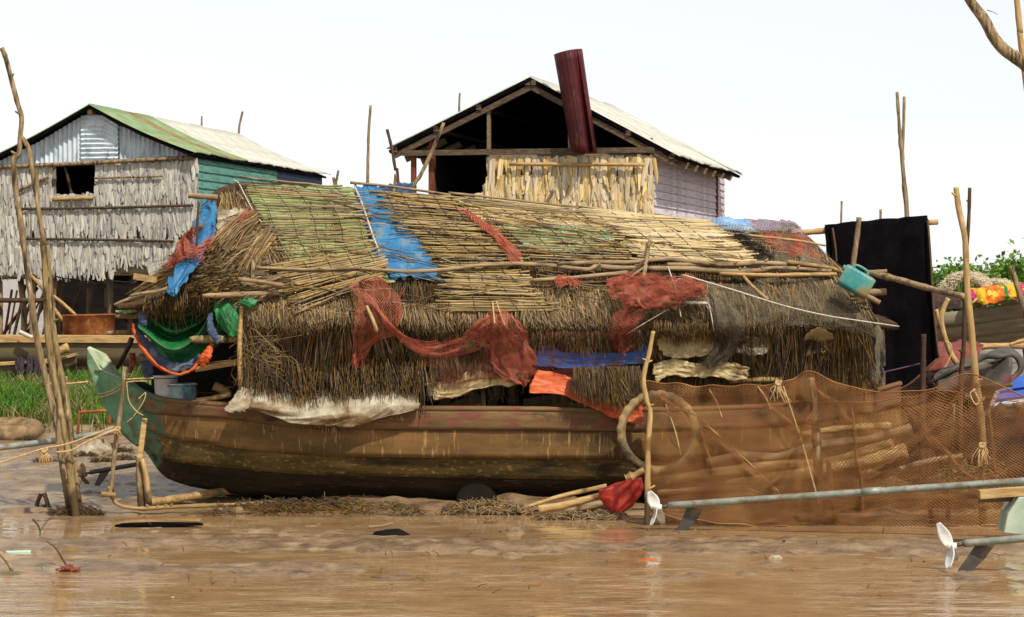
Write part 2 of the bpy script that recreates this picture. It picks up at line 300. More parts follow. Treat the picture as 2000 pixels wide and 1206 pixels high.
def build_ground():
    ys = np.concatenate([np.linspace(1, 13.5, 40), np.arange(13.6, 26, .028), np.arange(26, 37, .08), np.geomspace(37.2, 2500, 60)])
    xs = np.concatenate([-np.geomspace(2500, 7.3, 40), np.arange(-7.2, 7.2, .05), np.geomspace(7.3, 2500, 40)])
    X, Y = np.meshgrid(xs, ys)
    Z = gh(X, Y); V = np.stack([X, Y, Z], -1).reshape(-1, 3)
    m = M('wet_mud', ['5f4a36', '7e664c', '9b8466'], 3, rough=.42, bump=.9, stretch=(1, 1, 1), over=('4f3d2b', 4, .52, .68, (1, 1.3, 1)),
          over2=('6a7434', .7, .62, .70, (.6, 1.6, 1)), spec=.5, bd=.03, bscale=11)
    nt = m.node_tree; N = nt.nodes; tc = N.new('ShaderNodeTexCoord'); n = N.new('ShaderNodeTexNoise'); n.inputs['Scale'].default_value = 2.2; n.inputs['Detail'].default_value = 6
    nt.links.new(tc.outputs['Object'], n.inputs['Vector']); mr = N.new('ShaderNodeMapRange'); mr.inputs['From Min'].default_value = .35; mr.inputs['From Max'].default_value = .65
    mr.inputs['To Min'].default_value = .14; mr.inputs['To Max'].default_value = .45; nt.links.new(n.outputs['Fac'], mr.inputs['Value']); nt.links.new(mr.outputs[0], N['Principled BSDF'].inputs['Roughness'])
    O('mud_flat', V, gridF(len(ys), len(xs)), m, kind='structure')
    # shallow muddy water, rippled
    ys = np.concatenate([np.linspace(.5, 13.5, 30), np.arange(13.6, 23, .05), np.linspace(23.2, 30, 20)])
    xs = np.concatenate([-np.geomspace(400, 7.3, 15), np.arange(-7.2, 7.2, .08), np.geomspace(7.3, 400, 15)])
    X, Y = np.meshgrid(xs, ys)
    Z = .0 + (fbm(X * 1.6, Y * 5, 3, 55) - .5) * .004
    w = M('muddy_water', ['7f6240', '907250', 'a48865'], 1.6, rough=.025, bump=.0, stretch=(1, 1.4, 1), spec=.5)
    nt = w.node_tree; N = nt.nodes; L = nt.links; b = N['Principled BSDF']; b.inputs['IOR'].default_value = 1.4
    tc = N.new('ShaderNodeTexCoord'); prev = None
    for sc, st, stg, d in ((1.7, (.5, 1.3, 1), .9, .06), (4.6, (.5, 1.2, 1), .9, .032)):
        mp = N.new('ShaderNodeMapping'); mp.inputs['Scale'].default_value = st; L.new(tc.outputs['Object'], mp.inputs['Vector'])
        n = N.new('ShaderNodeTexNoise'); n.inputs['Scale'].default_value = sc; n.inputs['Detail'].default_value = 4
        L.new(mp.outputs[0], n.inputs['Vector'])
        bp = N.new('ShaderNodeBump'); bp.inputs['Strength'].default_value = stg; bp.inputs['Distance'].default_value = d
        L.new(n.outputs['Fac'], bp.inputs['Height'])
        # calm in the pools by the hull, rippled out on the river
        ge = N.new('ShaderNodeNewGeometry'); sp = N.new('ShaderNodeSeparateXYZ'); L.new(ge.outputs['Position'], sp.inputs[0]); rm = N.new('ShaderNodeMapRange')
        rm.inputs['From Min'].default_value = 17.2; rm.inputs['From Max'].default_value = 20; rm.inputs['To Min'].default_value = stg; rm.inputs['To Max'].default_value = stg * .14; L.new(sp.outputs[1], rm.inputs['Value'])
        wp = N.new('ShaderNodeTexNoise'); wp.inputs['Scale'].default_value = .9; wp.inputs['Detail'].default_value = 3; L.new(ge.outputs['Position'], wp.inputs['Vector']); wr = N.new('ShaderNodeMapRange'); wr.inputs['From Min'].default_value = .4; wr.inputs['From Max'].default_value = .6; wr.inputs['To Min'].default_value = .15; wr.inputs['To Max'].default_value = 1.15; L.new(wp.outputs['Fac'], wr.inputs['Value'])
        mu = N.new('ShaderNodeMath'); mu.operation = 'MULTIPLY'; L.new(rm.outputs[0], mu.inputs[0]); L.new(wr.outputs[0], mu.inputs[1]); L.new(mu.outputs[0], bp.inputs['Strength'])
        if prev: L.new(prev.outputs[0], bp.inputs['Normal'])
        prev = bp
    L.new(prev.outputs[0], b.inputs['Normal'])
    O('river_water', np.stack([X, Y, Z], -1).reshape(-1, 3), gridF(len(ys), len(xs)), w, kind='structure')
build_ground()

def grass(name, label, x0, x1, y0, y1, n, h, mat, seed, dens=None):
    r = np.random.RandomState(seed)
    x = r.uniform(x0, x1, n); y = r.uniform(y0, y1, n)
    keep = fbm(x * .9, y * .9, 3, seed) > (.36 if dens is None else dens); x, y = x[keep], y[keep]; n = len(x)
    z = gh(x, y) - .02
    hh = h * r.uniform(.5, 1.15, n) * (0.65 + .8 * fbm(x * .8, y * .8, 2, seed + 5)); az = r.uniform(0, 2 * math.pi, n); ln = r.uniform(.1, .75, n) * hh
    w = r.uniform(.006, .012, n); sa = r.uniform(0, math.pi, n)
    V = np.zeros((n, 7, 3)); sx, sy = np.cos(sa) * w, np.sin(sa) * w
    for k, (t, ww) in enumerate(((0, 1), (.45, .9), (.8, .6))):
        cx = x + np.cos(az) * ln * t ** 2; cy = y + np.sin(az) * ln * t ** 2; cz = z + hh * t * (1 - .25 * t * ln / hh)
        V[:, 2 * k] = np.stack([cx - sx * ww, cy - sy * ww, cz], -1); V[:, 2 * k + 1] = np.stack([cx + sx * ww, cy + sy * ww, cz], -1)
    V[:, 6] = np.stack([x + np.cos(az) * ln, y + np.sin(az) * ln, z + hh * (1 - .3 * ln / hh)], -1)
    b = np.arange(n)[:, None] * 7
    Fl = [tuple(f) for k in (0, 2) for f in (b + np.array([k, k + 1, k + 3, k + 2])).tolist()] + [tuple(f) for f in (b + np.array([4, 5, 6])).tolist()]
    O(name, V, Fl, mat, label=label, cat='grass', kind='stuff')
grass('grass', 'bright green long grass growing on the mud bank', -8.5, -4.6, 31.2, 36.3, 14000, .32, W['grass'], 5)
grass('dry_grass', 'dead straw coloured stems mixed through the green grass', -8.5, -4.6, 30.6, 36.3, 2600, .30, W['straw'], 15, .45)
# ------------------------------------------------------------------ the houseboat's outer surface: depth as a function of x and z
RIDGE = [(262, 600), (285, 570), (312, 530), (345, 490), (378, 430), (400, 392), (420, 366), (465, 351), (580, 357), (700, 364), (880, 381),
         (1130, 407), (1380, 430), (1545, 434), (1585, 462), (1620, 500), (1650, 530), (1690, 600), (1720, 640)]
YR = 23.4
_rx = np.array([(a - 1000) / F * YR for a, b in RIDGE]); _rz = np.array([HC - (b - HY) / F * YR for a, b in RIDGE])
def ZEf(x): return np.interp(x, [-2.75, -2.45], [1.99, 1.80])
def Yf(x, z):
    ZE = ZEf(x); zr = np.maximum(np.interp(x, _rx, _rz), ZE + .08)
    s = np.clip((z - ZE) / (zr - ZE), 0, 1.15)
    return np.where(z > ZE, 22.15 + 1.25 * s ** 1.5, 22.15 + .2 * smooth(0, .22, ZE - z))
def surf(px, py, off=0.0):
    px = np.asarray(px, float); py = np.asarray(py, float)
    Y = np.full(np.broadcast(px, py).shape, 22.4)
    for _ in range(9):
        q = P(px, py, Y); Y = Y * .35 + .65 * (Yf(q[..., 0], q[..., 2]) - off)
    return P(px, py, Y)

def cloth(name, label, cat, rows, mat, mode='surf', off=.05, nu=60, nv=40, fold=(.02, 2, 1), thick=.0035, seed=1, rag=3.0, parent=None, group=None, pull=0.0, curl=0.0):
    """draped sheet through control rows of photo points; third value = offset above the boat (surf) or depth (Y)"""
    rows = [[(p + (off,))[:3] if len(p) == 2 else p for p in r] for r in rows]
    g = patch(rows, nu, nv)
    U, Vv = np.meshgrid(np.linspace(0, 1, nu), np.linspace(0, 1, nv))
    if rag:
        e = np.maximum(smooth(.12, 0, U), np.maximum(smooth(.88, 1, U), np.maximum(smooth(.12, 0, Vv), smooth(.88, 1, Vv))))
        g[..., 0] += e * rag * 2 * (fbm(U * 9, Vv * 9, 4, seed + 50) - .5) * 2; g[..., 1] += e * rag * 2 * (fbm(U * 9, Vv * 9, 4, seed + 90) - .5) * 2
    amp, fu, fv = fold
    wob = fbm(U * 2.5, Vv * 2.5, 3, seed) * 2.4
    rdg = lambda a, b, s_: 1 - np.abs(2 * vn(a, b, s_) - 1)
    asp = nu / nv
    d = amp * (.55 * np.abs(np.sin(math.pi * .5 * (fu * U + fv * Vv) + wob)) + .5 * rdg(U * 3 * asp + Vv * 2, Vv * 3 - U, seed + 7) - .5) + min(amp, .022) * (.35 * rdg(U * 6 * asp - Vv * 3, Vv * 5 + U * 3, seed + 8) + .18 * rdg(U * 12 * asp + Vv * 5, Vv * 10, seed + 9))
    if mode == 'surf': V = surf(g[..., 0], g[..., 1], g[..., 2] + d + pull)
    else: V = P(g[..., 0], g[..., 1], g[..., 2] - d)
    V[..., 2] += d * .35
    o = O(name, V, gridF(nv, nu), mat, parent, label, cat, group)
    solid(o, thick); return o

def bil(A, u, v):
    nv, nu = A.shape[:2]; x = np.clip(u, 0, 1) * (nu - 1); y = np.clip(v, 0, 1) * (nv - 1)
    i = np.minimum(x.astype(int), nu - 2); j = np.minimum(y.astype(int), nv - 2); a = (x - i)[:, None]; b = (y - j)[:, None]
    return (A[j, i] * (1 - a) + A[j, i + 1] * a) * (1 - b) + (A[j + 1, i] * (1 - a) + A[j + 1, i + 1] * a) * b
def netVF(mb, A, cu, cv, r, sides=3, holes=0.0, seed=0):
    """diamond netting laid on the point grid A (nv, nu, 3) with cu x cv cells"""
    for sgn in (1, -1):
        for k in range(-cv if sgn > 0 else 0, cu + (0 if sgn > 0 else cv) + 1):
            v = np.arange(0, cv + 1, 1.0); u = k + sgn * v
            ok = (u >= 0) & (u <= cu)
            if ok.sum() < 2: continue
            u2, v2 = u[ok] / cu, v[ok] / cv
            segs = [(u2, v2)]
            if holes:
                ed = np.minimum(np.minimum(u2, 1 - u2), np.minimum(v2, 1 - v2)); hm = (fbm(u2 * 9, v2 * 9, 3, seed) > holes + .30 * smooth(.16, 0, ed))
                segs = []; st = None
                for i, h in enumerate(hm):
                    if h and st is None: st = i
                    if (not h or i == len(hm) - 1) and st is not None:
                        if i - st > 1: segs.append((u2[st:i + 1], v2[st:i + 1]))
                        st = None
            for a, b in segs:
                if len(a) < 2: continue
                V, Fc = tubeVF(bil(A, a, b), r, sides, cap=False); mb.add(V, Fc)
def net(name, label, cat, rows, mat, cu, cv, mode='surf', off=.10, nu=60, nv=40, fold=(.03, 3, 1), r=.0022, seed=1, rag=4.0, holes=0.12, layers=1, edge=0.0, parent=None, group=None):
    if mode == 'surf': rag *= 2.2; holes = max(holes, .2)
    rows = [[(p + (off,))[:3] if len(p) == 2 else p for p in r_] for r_ in rows]
    if mode == 'surf': cu, cv, r = max(3, int(cu * .46)), max(3, int(cv * .46)), r * .74
    mb = MB()
    for ly in range(layers):
        g = patch(rows, nu, nv); s = seed + ly * 31
        U, Vv = np.meshgrid(np.linspace(0, 1, nu), np.linspace(0, 1, nv))
        g[..., 0] += rag * 2 * (fbm(U * 5, Vv * 5, 3, s + 50) - .5); g[..., 1] += rag * 2 * (fbm(U * 5, Vv * 5, 3, s + 90) - .5)
        amp, fu, fv = fold; wob = fbm(U * 3, Vv * 3, 3, s) * 6
        d = amp * (np.sin(math.pi * 2 * (fu * U + fv * Vv) + wob) * .6 + 1.6 * (fbm(U * 8, Vv * 8, 3, s + 7) - .4)) + ly * amp * .8
        if mode == 'surf': A = surf(g[..., 0], g[..., 1], g[..., 2] + np.maximum(d, -.04))
        else: A = P(g[..., 0], g[..., 1], g[..., 2] - d)
        A[..., 2] += d * .25
        netVF(mb, A, cu, cv, r, holes=holes, seed=s)
        if edge:
            for e in (A[0], A[-1]): mb.add(*tubeVF(e, edge, 4, cap=False))
    V, Fc = mb.out()
    return O(name, V, Fc, mat, parent, label, cat, group, sm=False)

def strandsVF(mb, S, Mid, T, w, seed):
    """ribbon of straw per root S, middle Mid, tip T; width w"""
    r = np.random.RandomState(seed); n = len(S); t = T - S; t /= np.linalg.norm(t, axis=1)[:, None] + 1e-9
    k = r.normal(0, 1, (n, 3)) * np.array([.6, 1, .6]) ; sd = np.cross(t, k); sd /= np.linalg.norm(sd, axis=1)[:, None] + 1e-9
    w = np.broadcast_to(np.asarray(w, float), (n,))[:, None]
    V = np.stack([S - sd * w, S + sd * w, Mid - sd * w * .9, Mid + sd * w * .9, T - sd * w * .35, T + sd * w * .35], 1)
    b = np.arange(n)[:, None] * 6
    Fq = np.concatenate([b + np.array([0, 1, 3, 2]), b + np.array([2, 3, 5, 4])])
    mb.add(V.reshape(-1, 3), Fq)
def thatch(mb, n, fx, fy, ln, ang, off0, off1, w, seed, hang=False, sag=0.0, clump=.35, jit=9, wav=0.0, lr=(.5, 1.2)):
    """n straws with roots at photo points from fx, fy (callables of a RandomState); ang = lean from straight down in degrees"""
    r = np.random.RandomState(seed); px = fx(r, n); py = fy(r, n, px); py = py + wav * (fbm(px / 38, px * 0 + seed, 3, seed) - .5)
    cl = fbm(px / 26, py / 40, 3, seed + 3)
    a = np.radians(ang + r.normal(0, jit, n) + (cl - .5) * 46 * clump); L = ln * r.uniform(lr[0], lr[1], n) * (.35 + 1.3 * cl)
    o0 = off0 + r.uniform(-.015, .02, n) + (cl - .5) * .07; o1 = off1 + r.uniform(-.02, .035, n) + (cl - .5) * .09
    S = surf(px, py, o0); qx, qy = px + np.sin(a) * L, py + np.cos(a) * L
    if hang: T = P(qx, qy, S[:, 1] - r.uniform(-.03, .05, n) + .02)
    else: T = surf(qx, qy, o1)
    Mi = (S + T) / 2; Mi[:, 1] -= r.uniform(0, .03, n); Mi[:, 2] += sag + r.uniform(0, .02, n)
    strandsVF(mb, S, Mi, T, w * r.uniform(.6, 1.3, n), seed + 1)

def uni(a, b): return lambda r, n: r.uniform(a, b, n)
def band(y0, y1): return lambda r, n, px: r.uniform(0, 1, n) * (np.interp(px, *zip(*y1)) - np.interp(px, *zip(*y0))) + np.interp(px, *zip(*y0))

# ------------------------------------------------------------------ houseboat
BOAT = E('houseboat', 'long wooden houseboat with a shaggy thatched roof and green prow', 'houseboat', (0.0, 23.2, 0.0))
YC = 23.2
ST = [  # px, half beam, gunwale, seam, mid, chine, keel rows
 (232, .10, 744, 768, 795, 820, 838), (255, .2, 752, 783, 812, 842, 862), (285, .38, 772, 804, 838, 872, 884), (330, .62, 785, 809, 853, 900, 936), (440, .92, 794, 816, 872, 912, 962),
 (600, 1.10, 800, 834, 888, 926, 977), (800, 1.15, 801, 838, 893, 931, 985), (1000, 1.15, 802, 839, 895, 934, 988),
 (1240, 1.14, 804, 841, 895, 935, 990), (1500, 1.0, 796, 832, 886, 924, 984), (1680, .78, 772, 810, 860, 896, 950), (1760, .55, 752, 790, 836, 866, 910)]
def hull_lines():
    S = []
    for px, b, *ys in ST:
        row = []
        for k, y in enumerate(ys):
            bb = b * (1.0, .985, .95, .86, .5)[k]
            p = P(px, y, YC - bb); row.append([p[0], bb, p[2]])
        S.append(row)
    S = np.array(S)                       # station, line, (x, half beam, z)
    return np.stack([cr(S[:, k], 90) for k in range(5)], 1)
HL = hull_lines()
hull_mats = [
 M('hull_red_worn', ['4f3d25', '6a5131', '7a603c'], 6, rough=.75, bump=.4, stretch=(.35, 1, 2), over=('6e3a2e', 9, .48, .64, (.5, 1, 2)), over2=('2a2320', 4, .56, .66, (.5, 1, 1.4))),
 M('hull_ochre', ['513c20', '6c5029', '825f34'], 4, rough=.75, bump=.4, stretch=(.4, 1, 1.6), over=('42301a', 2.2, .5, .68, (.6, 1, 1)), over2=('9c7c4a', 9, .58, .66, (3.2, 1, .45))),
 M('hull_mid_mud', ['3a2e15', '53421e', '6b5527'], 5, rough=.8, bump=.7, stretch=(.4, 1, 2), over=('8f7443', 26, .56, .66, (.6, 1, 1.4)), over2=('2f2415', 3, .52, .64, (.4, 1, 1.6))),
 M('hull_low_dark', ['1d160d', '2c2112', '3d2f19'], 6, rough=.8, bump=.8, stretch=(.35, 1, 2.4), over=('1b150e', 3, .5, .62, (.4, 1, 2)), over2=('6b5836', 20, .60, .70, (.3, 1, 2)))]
# bow paint: green worn paint patches that fade away from the prow (paint has its own place on the wood)
def bow_paint(m, x0, x1):
    nt = m.node_tree; N = nt.nodes; L = nt.links; b = N['Principled BSDF']
    src = b.inputs['Base Color'].links[0].from_socket
    tc = N.new('ShaderNodeNewGeometry'); sp = N.new('ShaderNodeSeparateXYZ'); L.new(tc.outputs['Position'], sp.inputs[0])
    mr = N.new('ShaderNodeMapRange'); mr.inputs['From Min'].default_value = x0; mr.inputs['From Max'].default_value = x1
    mr.inputs['To Min'].default_value = .55; mr.inputs['To Max'].default_value = -.5; L.new(sp.outputs[0], mr.inputs['Value'])
    n = N.new('ShaderNodeTexNoise'); n.inputs['Scale'].default_value = 7; n.inputs['Detail'].default_value = 8; L.new(tc.outputs['Position'], n.inputs['Vector'])
    ad = N.new('ShaderNodeMath'); ad.operation = 'ADD'; L.new(mr.outputs[0], ad.inputs[0]); L.new(n.outputs['Fac'], ad.inputs[1])
    m2 = N.new('ShaderNodeMapRange'); m2.inputs['From Min'].default_value = .5; m2.inputs['From Max'].default_value = .62; L.new(ad.outputs[0], m2.inputs['Value'])
    mx = N.new('ShaderNodeMix'); mx.data_type = 'RGBA'; mx.inputs['B'].default_value = lin('4c6044')
    L.new(m2.outputs[0], mx.inputs['Factor']); L.new(src, mx.inputs['A']); L.new(mx.outputs['Result'], b.inputs['Base Color'])
for m in hull_mats: bow_paint(m, -4.0, -3.02)
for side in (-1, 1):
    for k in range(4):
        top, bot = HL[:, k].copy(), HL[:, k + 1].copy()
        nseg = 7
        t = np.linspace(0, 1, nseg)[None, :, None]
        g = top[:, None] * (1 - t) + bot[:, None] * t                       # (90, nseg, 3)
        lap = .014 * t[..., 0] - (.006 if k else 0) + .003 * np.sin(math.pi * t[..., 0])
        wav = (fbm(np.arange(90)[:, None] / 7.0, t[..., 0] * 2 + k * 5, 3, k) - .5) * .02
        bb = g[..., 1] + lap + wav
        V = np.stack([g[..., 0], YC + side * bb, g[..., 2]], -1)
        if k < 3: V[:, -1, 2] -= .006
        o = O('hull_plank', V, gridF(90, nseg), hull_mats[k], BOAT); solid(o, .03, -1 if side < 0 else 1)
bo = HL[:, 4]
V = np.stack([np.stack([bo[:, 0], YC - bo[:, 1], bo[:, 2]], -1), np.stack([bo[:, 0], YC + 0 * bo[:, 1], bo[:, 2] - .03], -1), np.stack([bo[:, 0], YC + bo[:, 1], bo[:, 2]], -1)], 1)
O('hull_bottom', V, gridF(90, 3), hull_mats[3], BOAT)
# gunwale rails, deck, transom
gw = HL[:, 0]
for side in (-1, 1):
    p = np.stack([gw[:, 0], YC + side * (gw[:, 1] - .02), gw[:, 2] + .012], -1)
    O('gunwale', *tubeVF(p[3:], .028, 6), hull_mats[0], BOAT)
sl = HL[12:86]
V = np.stack([np.stack([sl[:, 0, 0], YC - sl[:, 0, 1] + .08, sl[:, 0, 2] - .22], -1), np.stack([sl[:, 0, 0], YC + sl[:, 0, 1] - .08, sl[:, 0, 2] - .22], -1)], 1)
O('deck', V, gridF(len(sl), 2), W['dark'], BOAT)
e = HL[-1]; V = np.array([[q[0], YC - q[1], q[2]] for q in e] + [[q[0], YC + q[1], q[2]] for q in e[::-1]])
O('transom', V, [tuple(range(len(V)))], hull_mats[1], BOAT, sm=False)
# prow block
green = M('prow_green', ['4d7355', '618b68', '769c79'], 5, rough=.65, bump=.35, over=('7d4a34', 9, .55, .66, (1, 1, 1)), over2=('5a4a30', 4, .50, .66, (1, 1, 1)))
green_l = M('prow_top', ['98a983', 'aeba95', 'c0c6a4'], 6, rough=.7, bump=.35, over=('7d7a58', 5, .55, .7, (1, 1, 1)))
near = [(170, 679), (195, 722), (238, 741), (286, 771), (286, 872), (262, 868), (232, 838), (206, 800), (186, 765), (170, 712)]
far = [(174, 676), (208, 691), (240, 738), (288, 768), (288, 872), (262, 866), (234, 836), (208, 798), (188, 762), (173, 708)]
Yn = [22.92, 22.98, 22.96, 22.84, 22.84, 22.92, 22.98, 22.98, 22.96, 22.94]
A = np.array([P(a, b, y) for (a, b), y in zip(near, Yn)]); B = np.array([P(a, b, 23.42) for a, b in far]); n = len(A)
o = O('prow', np.vstack([A, B]), [tuple(range(n)), tuple(range(n, 2 * n))[::-1]] + [(i, n + i, n + (i + 1) % n, (i + 1) % n) for i in range(n)], green, BOAT, sm=False)
o.data.materials.append(green_l)
for p in o.data.polygons:
    if set(p.vertices) in ({0, 1, n, n + 1}, {1, 2, n + 1, n + 2}): p.material_index = 1
bev(o, .012)
# cross beams at the bow and posts that carry the roof
for (x0, y0, x1, y1, Y0, Y1, r, mt) in ((370, 663, 470, 661, 22.05, 22.15, 7.5, 'stake_mud'), (252, 701, 330, 699, 22.9, 22.9, 6, 'stake_mud'), (208, 651, 300, 646, 22.7, 22.8, 5, 'stake'),
        (225, 618, 330, 616, 22.7, 22.8, 5, 'stake_mud'), (395, 578, 548, 572, 22.0, 22.1, 5.5, 'pole')):
    pt = cr([P(x0, y0, Y0), P((x0 + x1) / 2, (y0 + y1) / 2 + 1, (Y0 + Y1) / 2), P(x1, y1, Y1)], 14); rr = np.full(14, r * .005); rr[0] *= .55; rr[1] *= .85
    O('pole_end', *tubeVF(pt, rr, 8), W[mt], BOAT)
for (x, y0, y1, Y, r, mt) in ((470, 592, 742, 22.08, 5, 'pole_pale'), (945, 690, 802, 22.5, 5, 'stake'), (1012, 700, 802, 22.6, 4, 'stake_dark'), (880, 690, 802, 22.9, 5, 'stake_dark'),
                          (1180, 690, 802, 22.6, 5, 'stake_dark'), (1450, 680, 800, 22.5, 5, 'stake_dark'), (1660, 640, 790, 22.6, 6, 'stake_dark'), (600, 650, 800, 22.6, 5, 'stake_dark')):
    O('roof_post', *tubeVF(cr([P(x + 3, y0, Y), P(x - 2, (y0 + y1) / 2, Y), P(x, y1 + 12, Y)], 10), r * .005, 7), W[mt], BOAT)
for x in (480, 900, 1300, 1660):
    O('roof_post', *tubeVF(cr([P(x, 620, 24.1), P(x, 815, 24.1)], 4), .03, 6), W['stake_dark'], BOAT)
# roof body: front half follows the surface, back half mirrors it
xs = np.linspace((268 - 1000) / F * YR, (1716 - 1000) / F * YR, 140); s = np.linspace(0, 1, 16)
ze_ = ZEf(xs); zr = np.maximum(np.interp(xs, _rx, _rz), ze_ + .08)
Zf = ze_[:, None] + (zr - ze_)[:, None] * s[None]; Yq = Yf(xs[:, None] + 0 * Zf, Zf) + .03; Zf = Zf - .02
Vf = np.stack([xs[:, None] + 0 * Zf, Yq, Zf], -1); Vb = np.stack([xs[:, None] + 0 * Zf, 2 * (YR + .03) - Yq, Zf], -1)[:, ::-1][:, 1:]
V = np.concatenate([Vf, Vb], 1)
o = O('roof_body', V, gridF(140, 31), W['thatch_base'], BOAT); solid(o, .05, 1)
# back and end walls under the roof, front wall backing
def wall_poly(px0, px1, ytop, ybot, Y, mt, nm='thatch_wall'):
    xs = np.linspace(px0, px1, 30); yb = np.interp(xs, *zip(*ybot))
    V = np.stack([P(xs, np.full(30, ytop), Y), P(xs, yb, Y)], 1)
    solid(O(nm, V, gridF(30, 2), mt, BOAT), .03)
wall_poly(474, 1690, 560, [(474, 740), (820, 752), (850, 730), (1000, 715), (1040, 735), (1240, 750), (1290, 700), (1560, 715), (1690, 735)], 22.42, W['thatch_base'])
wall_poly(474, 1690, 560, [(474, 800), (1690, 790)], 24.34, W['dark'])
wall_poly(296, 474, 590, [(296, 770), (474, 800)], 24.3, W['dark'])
q = [P(474, 600, 22.9), P(474, 600, 24.3), P(474, 800, 24.3), P(474, 800, 22.9)]
O('inner_partition', q, [(0, 1, 2, 3)], W['dark'], BOAT, sm=False)
q = [P(1690, 600, 22.42), P(1690, 560, 24.3), P(1690, 790, 24.3), P(1690, 790, 22.42)]
O('stern_wall', q, [(0, 1, 2, 3)], W['thatch_base'], BOAT, sm=False)

# --- thatch straw
rid = [(a, b + 3) for a, b in RIDGE]
mb = MB()   # roof slope
thatch(mb, 15000, uni(285, 1700), band(rid, [(260, 590), (480, 565), (1000, 590), (1700, 640)]), 55, 0, .01, .05, .0055, 11)
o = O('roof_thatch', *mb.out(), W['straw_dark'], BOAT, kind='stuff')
mb = MB()   # wall, lower and upper layers
lowY = [(474, 765), (560, 770), (640, 790), (700, 785), (815, 765), (850, 750), (930, 745), (1000, 700), (1050, 690), (1130, 720), (1180, 765), (1245, 775), (1285, 700), (1400, 705), (1500, 715), (1600, 725), (1690, 735)]
low0 = [(a, b - 150) for a, b in lowY]; low1 = [(a, b - 62) for a, b in lowY]
thatch(mb, 20000, uni(476, 1690), band(low0, low1), 66, 0, .02, .07, .0042, 12, clump=1.0, jit=8, wav=46, lr=(.35, 1.35))
thatch(mb, 7000, uni(476, 1690), band([(470, 590), (1700, 610)], [(470, 640), (1700, 660)]), 80, 0, .06, .10, .0042, 13, hang=False, clump=1.1, jit=9, wav=50, lr=(.25, 1.7))
thatch(mb, 5000, uni(1270, 1700), band([(1270, 610), (1700, 600)], [(1270, 690), (1700, 680)]), 70, -10, .07, .12, .0048, 14, clump=1.1, jit=10, wav=50, lr=(.3, 1.5))
thatch(mb, 1500, uni(1120, 1250), band([(1120, 716), (1250, 714)], [(1120, 722), (1180, 738), (1250, 748)]), 48, 0, .40, .46, .004, 26, clump=1, jit=9)
thatch(mb, 900, uni(840, 960), band([(840, 690), (960, 670)], [(840, 735), (960, 700)]), 42, 0, .22, .26, .004, 27, clump=1, jit=9)
thatch(mb, 1500, uni(476, 830), band([(476, 690), (640, 705), (830, 690)], [(476, 745), (640, 760), (830, 742)]), 60, 0, .10, .38, .004, 24, clump=1, jit=9, wav=50, lr=(.3, 1.3))
thatch(mb, 900, uni(1275, 1520), band([(1275, 625), (1520, 630)], [(1275, 652), (1520, 655)]), 20, 0, .26, .33, .004, 28, clump=1, jit=12, wav=14, lr=(.4, 1.5))
thatch(mb, 700, uni(1040, 1270), band([(1040, 645), (1270, 645)], [(1040, 668), (1270, 664)]), 22, 0, .24, .31, .004, 29, clump=1, jit=10, wav=14, lr=(.3, 1.5))
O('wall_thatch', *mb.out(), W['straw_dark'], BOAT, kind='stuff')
mb = MB()   # bright fringe of the eave
thatch(mb, 5200, uni(1015, 1300), band([(1015, 555), (1180, 560), (1300, 575)], [(1015, 605), (1180, 610), (1300, 640)]), 62, 12, .08, .13, .005, 15, clump=1.2, jit=13)
thatch(mb, 1500, uni(780, 1015), band([(780, 590), (1015, 600)], [(780, 610), (1015, 620)]), 42, 0, .06, .12, .005, 16, clump=1, jit=12)
thatch(mb, 1700, uni(478, 690), band([(478, 585), (690, 575)], [(478, 612), (690, 600)]), 52, 3, .06, .12, .005, 17, clump=1, jit=12)
thatch(mb, 2600, uni(1300, 1690), band([(1300, 545), (1690, 560)], [(1300, 620), (1690, 620)]), 55, 10, .06, .11, .005, 18, clump=1, jit=14)
thatch(mb, 1800, uni(1480, 1660), band([(1480, 440), (1560, 445), (1660, 540)], [(1480, 520), (1660, 560)]), 48, 6, .03, .07, .005, 19, clump=1, jit=14)
thatch(mb, 2600, uni(430, 560), band([(430, 375), (480, 370), (560, 500)], [(430, 470), (500, 560), (560, 600)]), 60, 8, .04, .08, .0055, 20, clump=1, jit=14)
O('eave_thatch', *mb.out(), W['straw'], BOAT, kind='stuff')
mb = MB()   # ragged awning of straw bundles over the bow, each bundle leaning its own way
r = np.random.RandomState(44)
